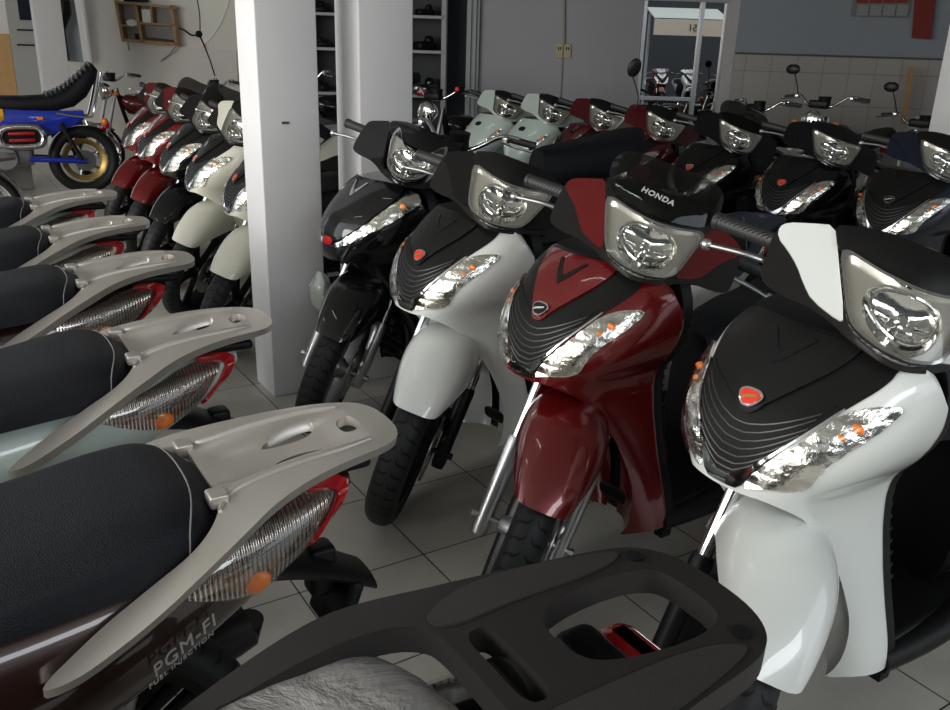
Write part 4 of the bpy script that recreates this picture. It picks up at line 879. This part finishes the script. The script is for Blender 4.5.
# blue trail bike
def trail_bike():
    X0, Y0, Z0, R, fat = -.99, 7.38, 0, .325, .075
    root = empty('trail_bike', (X0, Y0, Z0), PI, 'blue trail bike with a ribbed black seat and a gold rimmed fat tyre', 'motorcycle')
    def q(name, mb, m, parent=None): return put(name, mb, m, parent or root)
    for nm, x in (('front_wheel', 0), ('rear_wheel', -1.22)):
        mb = lathe_y([(.185, -.05), (.20, -.055), (.175, 0), (.20, .055), (.185, .05), (.155, .03), (.155, -.03)], 48); wh = q(nm, mb, GOLD); wh.location = (x, 0, R)
        hub = lathe_y([(.01, -.06), (.06, -.055), (.075, 0), (.06, .055), (.01, .06)], 24)
        for i in range(5):
            a = i*2*PI/5; hub.merge(tube([(.05*math.cos(a), 0, .05*math.sin(a)), (.17*math.cos(a), 0, .17*math.sin(a))], .014, 6))
        put('hub', hub, ALU, wh); put('tyre', g_tyre(R, fat, .085, 80), TYRE, wh)
        put('brake_disc', lathe_y([(.03, .065), (.10, .065), (.10, .07), (.03, .07)], 30), DISC, wh)
    for s in (1, -1):
        q('fork_leg', tube([(0, s*.11, R), (-.3, s*.11, 1.0)], .025, 10), STEEL); q('rear_shock', tube([(-1.18, s*.14, R+.02), (-1.03, s*.14, R+.36)], .022, 10), DGREY)
        q('swingarm', tube([(-.72, s*.11, .36), (-1.22, s*.12, R)], .026, 10), P_BLUE)
        q('grab_rail', tube([(-1.0, s*.13, .78), (-1.28, s*.13, .74), (-1.34, s*.12, .80), (-1.44, s*.11, 1.15)], .011, 8, 5), CHROME)
    q('handlebar', tube([(-.45, .38, 1.12), (-.36, .2, 1.16), (-.3, 0, 1.05), (-.36, -.2, 1.16), (-.45, -.38, 1.12)], .012, 8, 5), CHROME)
    secs = []
    for x, z, hw, h in ((-.42, .86, .07, .05), (-.5, .87, .12, .07), (-.75, .86, .13, .075), (-1.0, .87, .135, .08), (-1.15, .92, .135, .09), (-1.27, 1.02, .13, .10), (-1.36, 1.14, .115, .08), (-1.40, 1.20, .09, .04)):
        secs.append([(x+(.03*math.sin(t) if x < -1.1 else 0), hw*math.copysign(abs(math.cos(t))**.6, math.cos(t)), z+h*math.sin(t)) for t in [2*PI*i/20 for i in range(20)]])
    st = q('seat', loft([[tuple(p) for p in r] for r in secs], True, True), SEATM)
    for k in range(11):
        f = k/10; x = -.95-.40*f; z = .955+.27*max(0, f)**1.5; put('seat_rib', tube([(x, -.12, z-.02), (x, -.07, z+.008), (x, .07, z+.008), (x, .12, z-.02)], .013, 8, 3), mat('ribbed seat vinyl', (.05, .055, .05), .35), st)
    q('side_panel', loft([[(x, y, z) for y, z in ((.10, a), (.13, (a+b)/2), (.10, b), (-.10, b), (-.13, (a+b)/2), (-.10, a))] for x, a, b in ((-.35, .62, .84), (-.6, .56, .82), (-.9, .56, .80), (-1.15, .66, .80), (-1.25, .72, .80))], True, True), P_BLUE)
    q('yellow_panel', loft([[(x, y, z) for y, z in ((.115, a), (.145, (a+b)/2), (.115, b), (-.115, b), (-.145, (a+b)/2), (-.115, a))] for x, a, b in ((-.28, .62, .84), (-.45, .60, .84), (-.56, .72, .82))], True, True), P_YEL)
    q('marker', box((-.86, .135, .735), (.055, .02, .03), .005), AMBER)
    q('rear_fender', loft([[(-1.22+(R+.05)*math.cos(a), y, R+(R+.05)*math.sin(a)-abs(y)*.4) for y in (-.09, -.045, 0, .045, .09)] for a in np.linspace(.75, 2.7, 16)], False), CHROME)
    g = q('exhaust_guard', tube([(-.50, .19, .60), (-.56, .19, .66), (-.80, .19, .66), (-.86, .19, .60), (-.86, .19, .54), (-.80, .19, .49), (-.56, .19, .49), (-.50, .19, .54), (-.50, .19, .60)], .032, 10, 3), CHROME)
    for z in (.605, .545): put('guard_bar', box((-.68, .20, z), (.22, .02, .03), .008), REDL, g)
    q('guard_plate', box((-.68, .175, .575), (.32, .03, .15), .01), DARK)
    q('engine', box((-.55, 0, .40), (.45, .26, .22), .05).merge(lathe_y([(0, .1), (.12, .1), (.12, .16), (.1, .18), (0, .18)], 24, (-.52, 0, .38))), ALU)
    q('exhaust', tube([(-.2, .1, .52), (-.35, .17, .50), (-.6, .17, .50)], .028, 10, 4).merge(tube([(-.2, .12, .36), (-.42, .18, .40), (-.6, .18, .40)], [.04, .05, .03], 10, 4)), STEEL)
    q('tail_light', box((-1.45, 0, .66), (.06, .14, .08), .02), REDL); q('indicator', ball((-1.42, .16, .70), .035, 10), AMBER)
    q('fuel_tank', loft([[(x, hw*math.cos(t), z+h*math.sin(t)) for t in [2*PI*i/18 for i in range(18)]] for x, hw, z, h in ((-.1, .04, .86, .05), (-.2, .13, .85, .12), (-.4, .14, .84, .12), (-.5, .06, .82, .07))], True, True), P_BLUE)
    return root
trail_bike()
tag(put('white_crate', box((0, 0, .16), (.42, .3, .32), .01).xf(Matrix.Translation((-.42, 7.95, .0))), mat('grey cardboard', (.32, .31, .29), .8)), 'grey box on the floor below the blue trail bike', 'box')

# ------------------------------------------------------------------ the street behind the camera, seen only as a reflection in the glass
def sbox(t, D, sx, sy, z0, z1, m, name, **k):
    c = Vector((CAM.x, CAM.y, 0))+FH*D+RH*t; o = put(name, box((0, 0, 0), (sx, sy, z1-z0)).xf(Matrix.Translation(c+Vector((0, 0, (z0+z1)/2))) @ Matrix.Rotation(-YAW, 4, 'Z')), m); return o
tag(sbox(3, -14, 40, 3, 0, 7, mat('dark facade', (.05, .055, .06), .8), 'street_building'), 'dark building across the street reflected in the glass', 'building')
aw = empty('street_awning', (0, 0, 0), 0, 'pale awning across the street reflected in the shop glass', 'awning')
def awn(z, d, t): return Vector((CAM.x, CAM.y, z))+FH*d+RH*t
T0, T1 = 4.75, 6.85
child('awning_sheet', loft([[awn(2.42, -8.1, T0), awn(2.42, -8.1, T1)], [awn(2.76, -9.6, T0), awn(2.76, -9.6, T1)], [awn(2.79, -9.6, T0), awn(2.79, -9.6, T1)], [awn(2.45, -8.1, T0), awn(2.45, -8.1, T1)]], True, True), mat('pale awning cloth', (.75, .78, .70), .8), aw)
child('awning_valance', loft([[awn(2.0, -8.1, T0), awn(2.42, -8.1, T0)], [awn(2.0, -8.1, T1), awn(2.42, -8.1, T1)], [awn(2.0, -8.14, T1), awn(2.42, -8.14, T1)], [awn(2.0, -8.14, T0), awn(2.42, -8.14, T0)]], True, True), mat('beige awning cloth', (.66, .56, .44), .8), aw)
nm_ = textmesh('651', .26, DARK, 'lettering', extrude=.004); to = link('lettering', nm_, aw); to.matrix_world = Matrix.Translation(awn(2.2, -8.08, 6.4)) @ Matrix.Rotation(-YAW, 4, 'Z') @ Matrix.Rotation(PI/2, 4, 'X') @ Matrix.Rotation(PI, 4, 'Y') @ Matrix.Scale(-1, 4, (1, 0, 0))
to.matrix_world = Matrix.Translation(awn(2.2, -8.08, 5.9)) @ Matrix.Rotation(-YAW+PI, 4, 'Z') @ Matrix.Rotation(PI/2, 4, 'X')
child('awning_post', tube([awn(0, -9.4, T0+.1), awn(2.6, -9.4, T0+.1)], .05, 8), SHELFW, aw)
for i, (t, c, lb) in enumerate(((4.9, P_RED, 'white and red scooter parked across the street, left in the reflection'), (5.7, P_WHITE, 'white scooter parked across the street, middle in the reflection'), (6.75, P_WHITE, 'white scooter parked across the street, right in the reflection'))):
    p = awn(0, -6.9, t); scooter(p.x, p.y, 57+180*0, 5, colr=c, panel=P_WHITE, label=lb, group='scooters parked across the street')
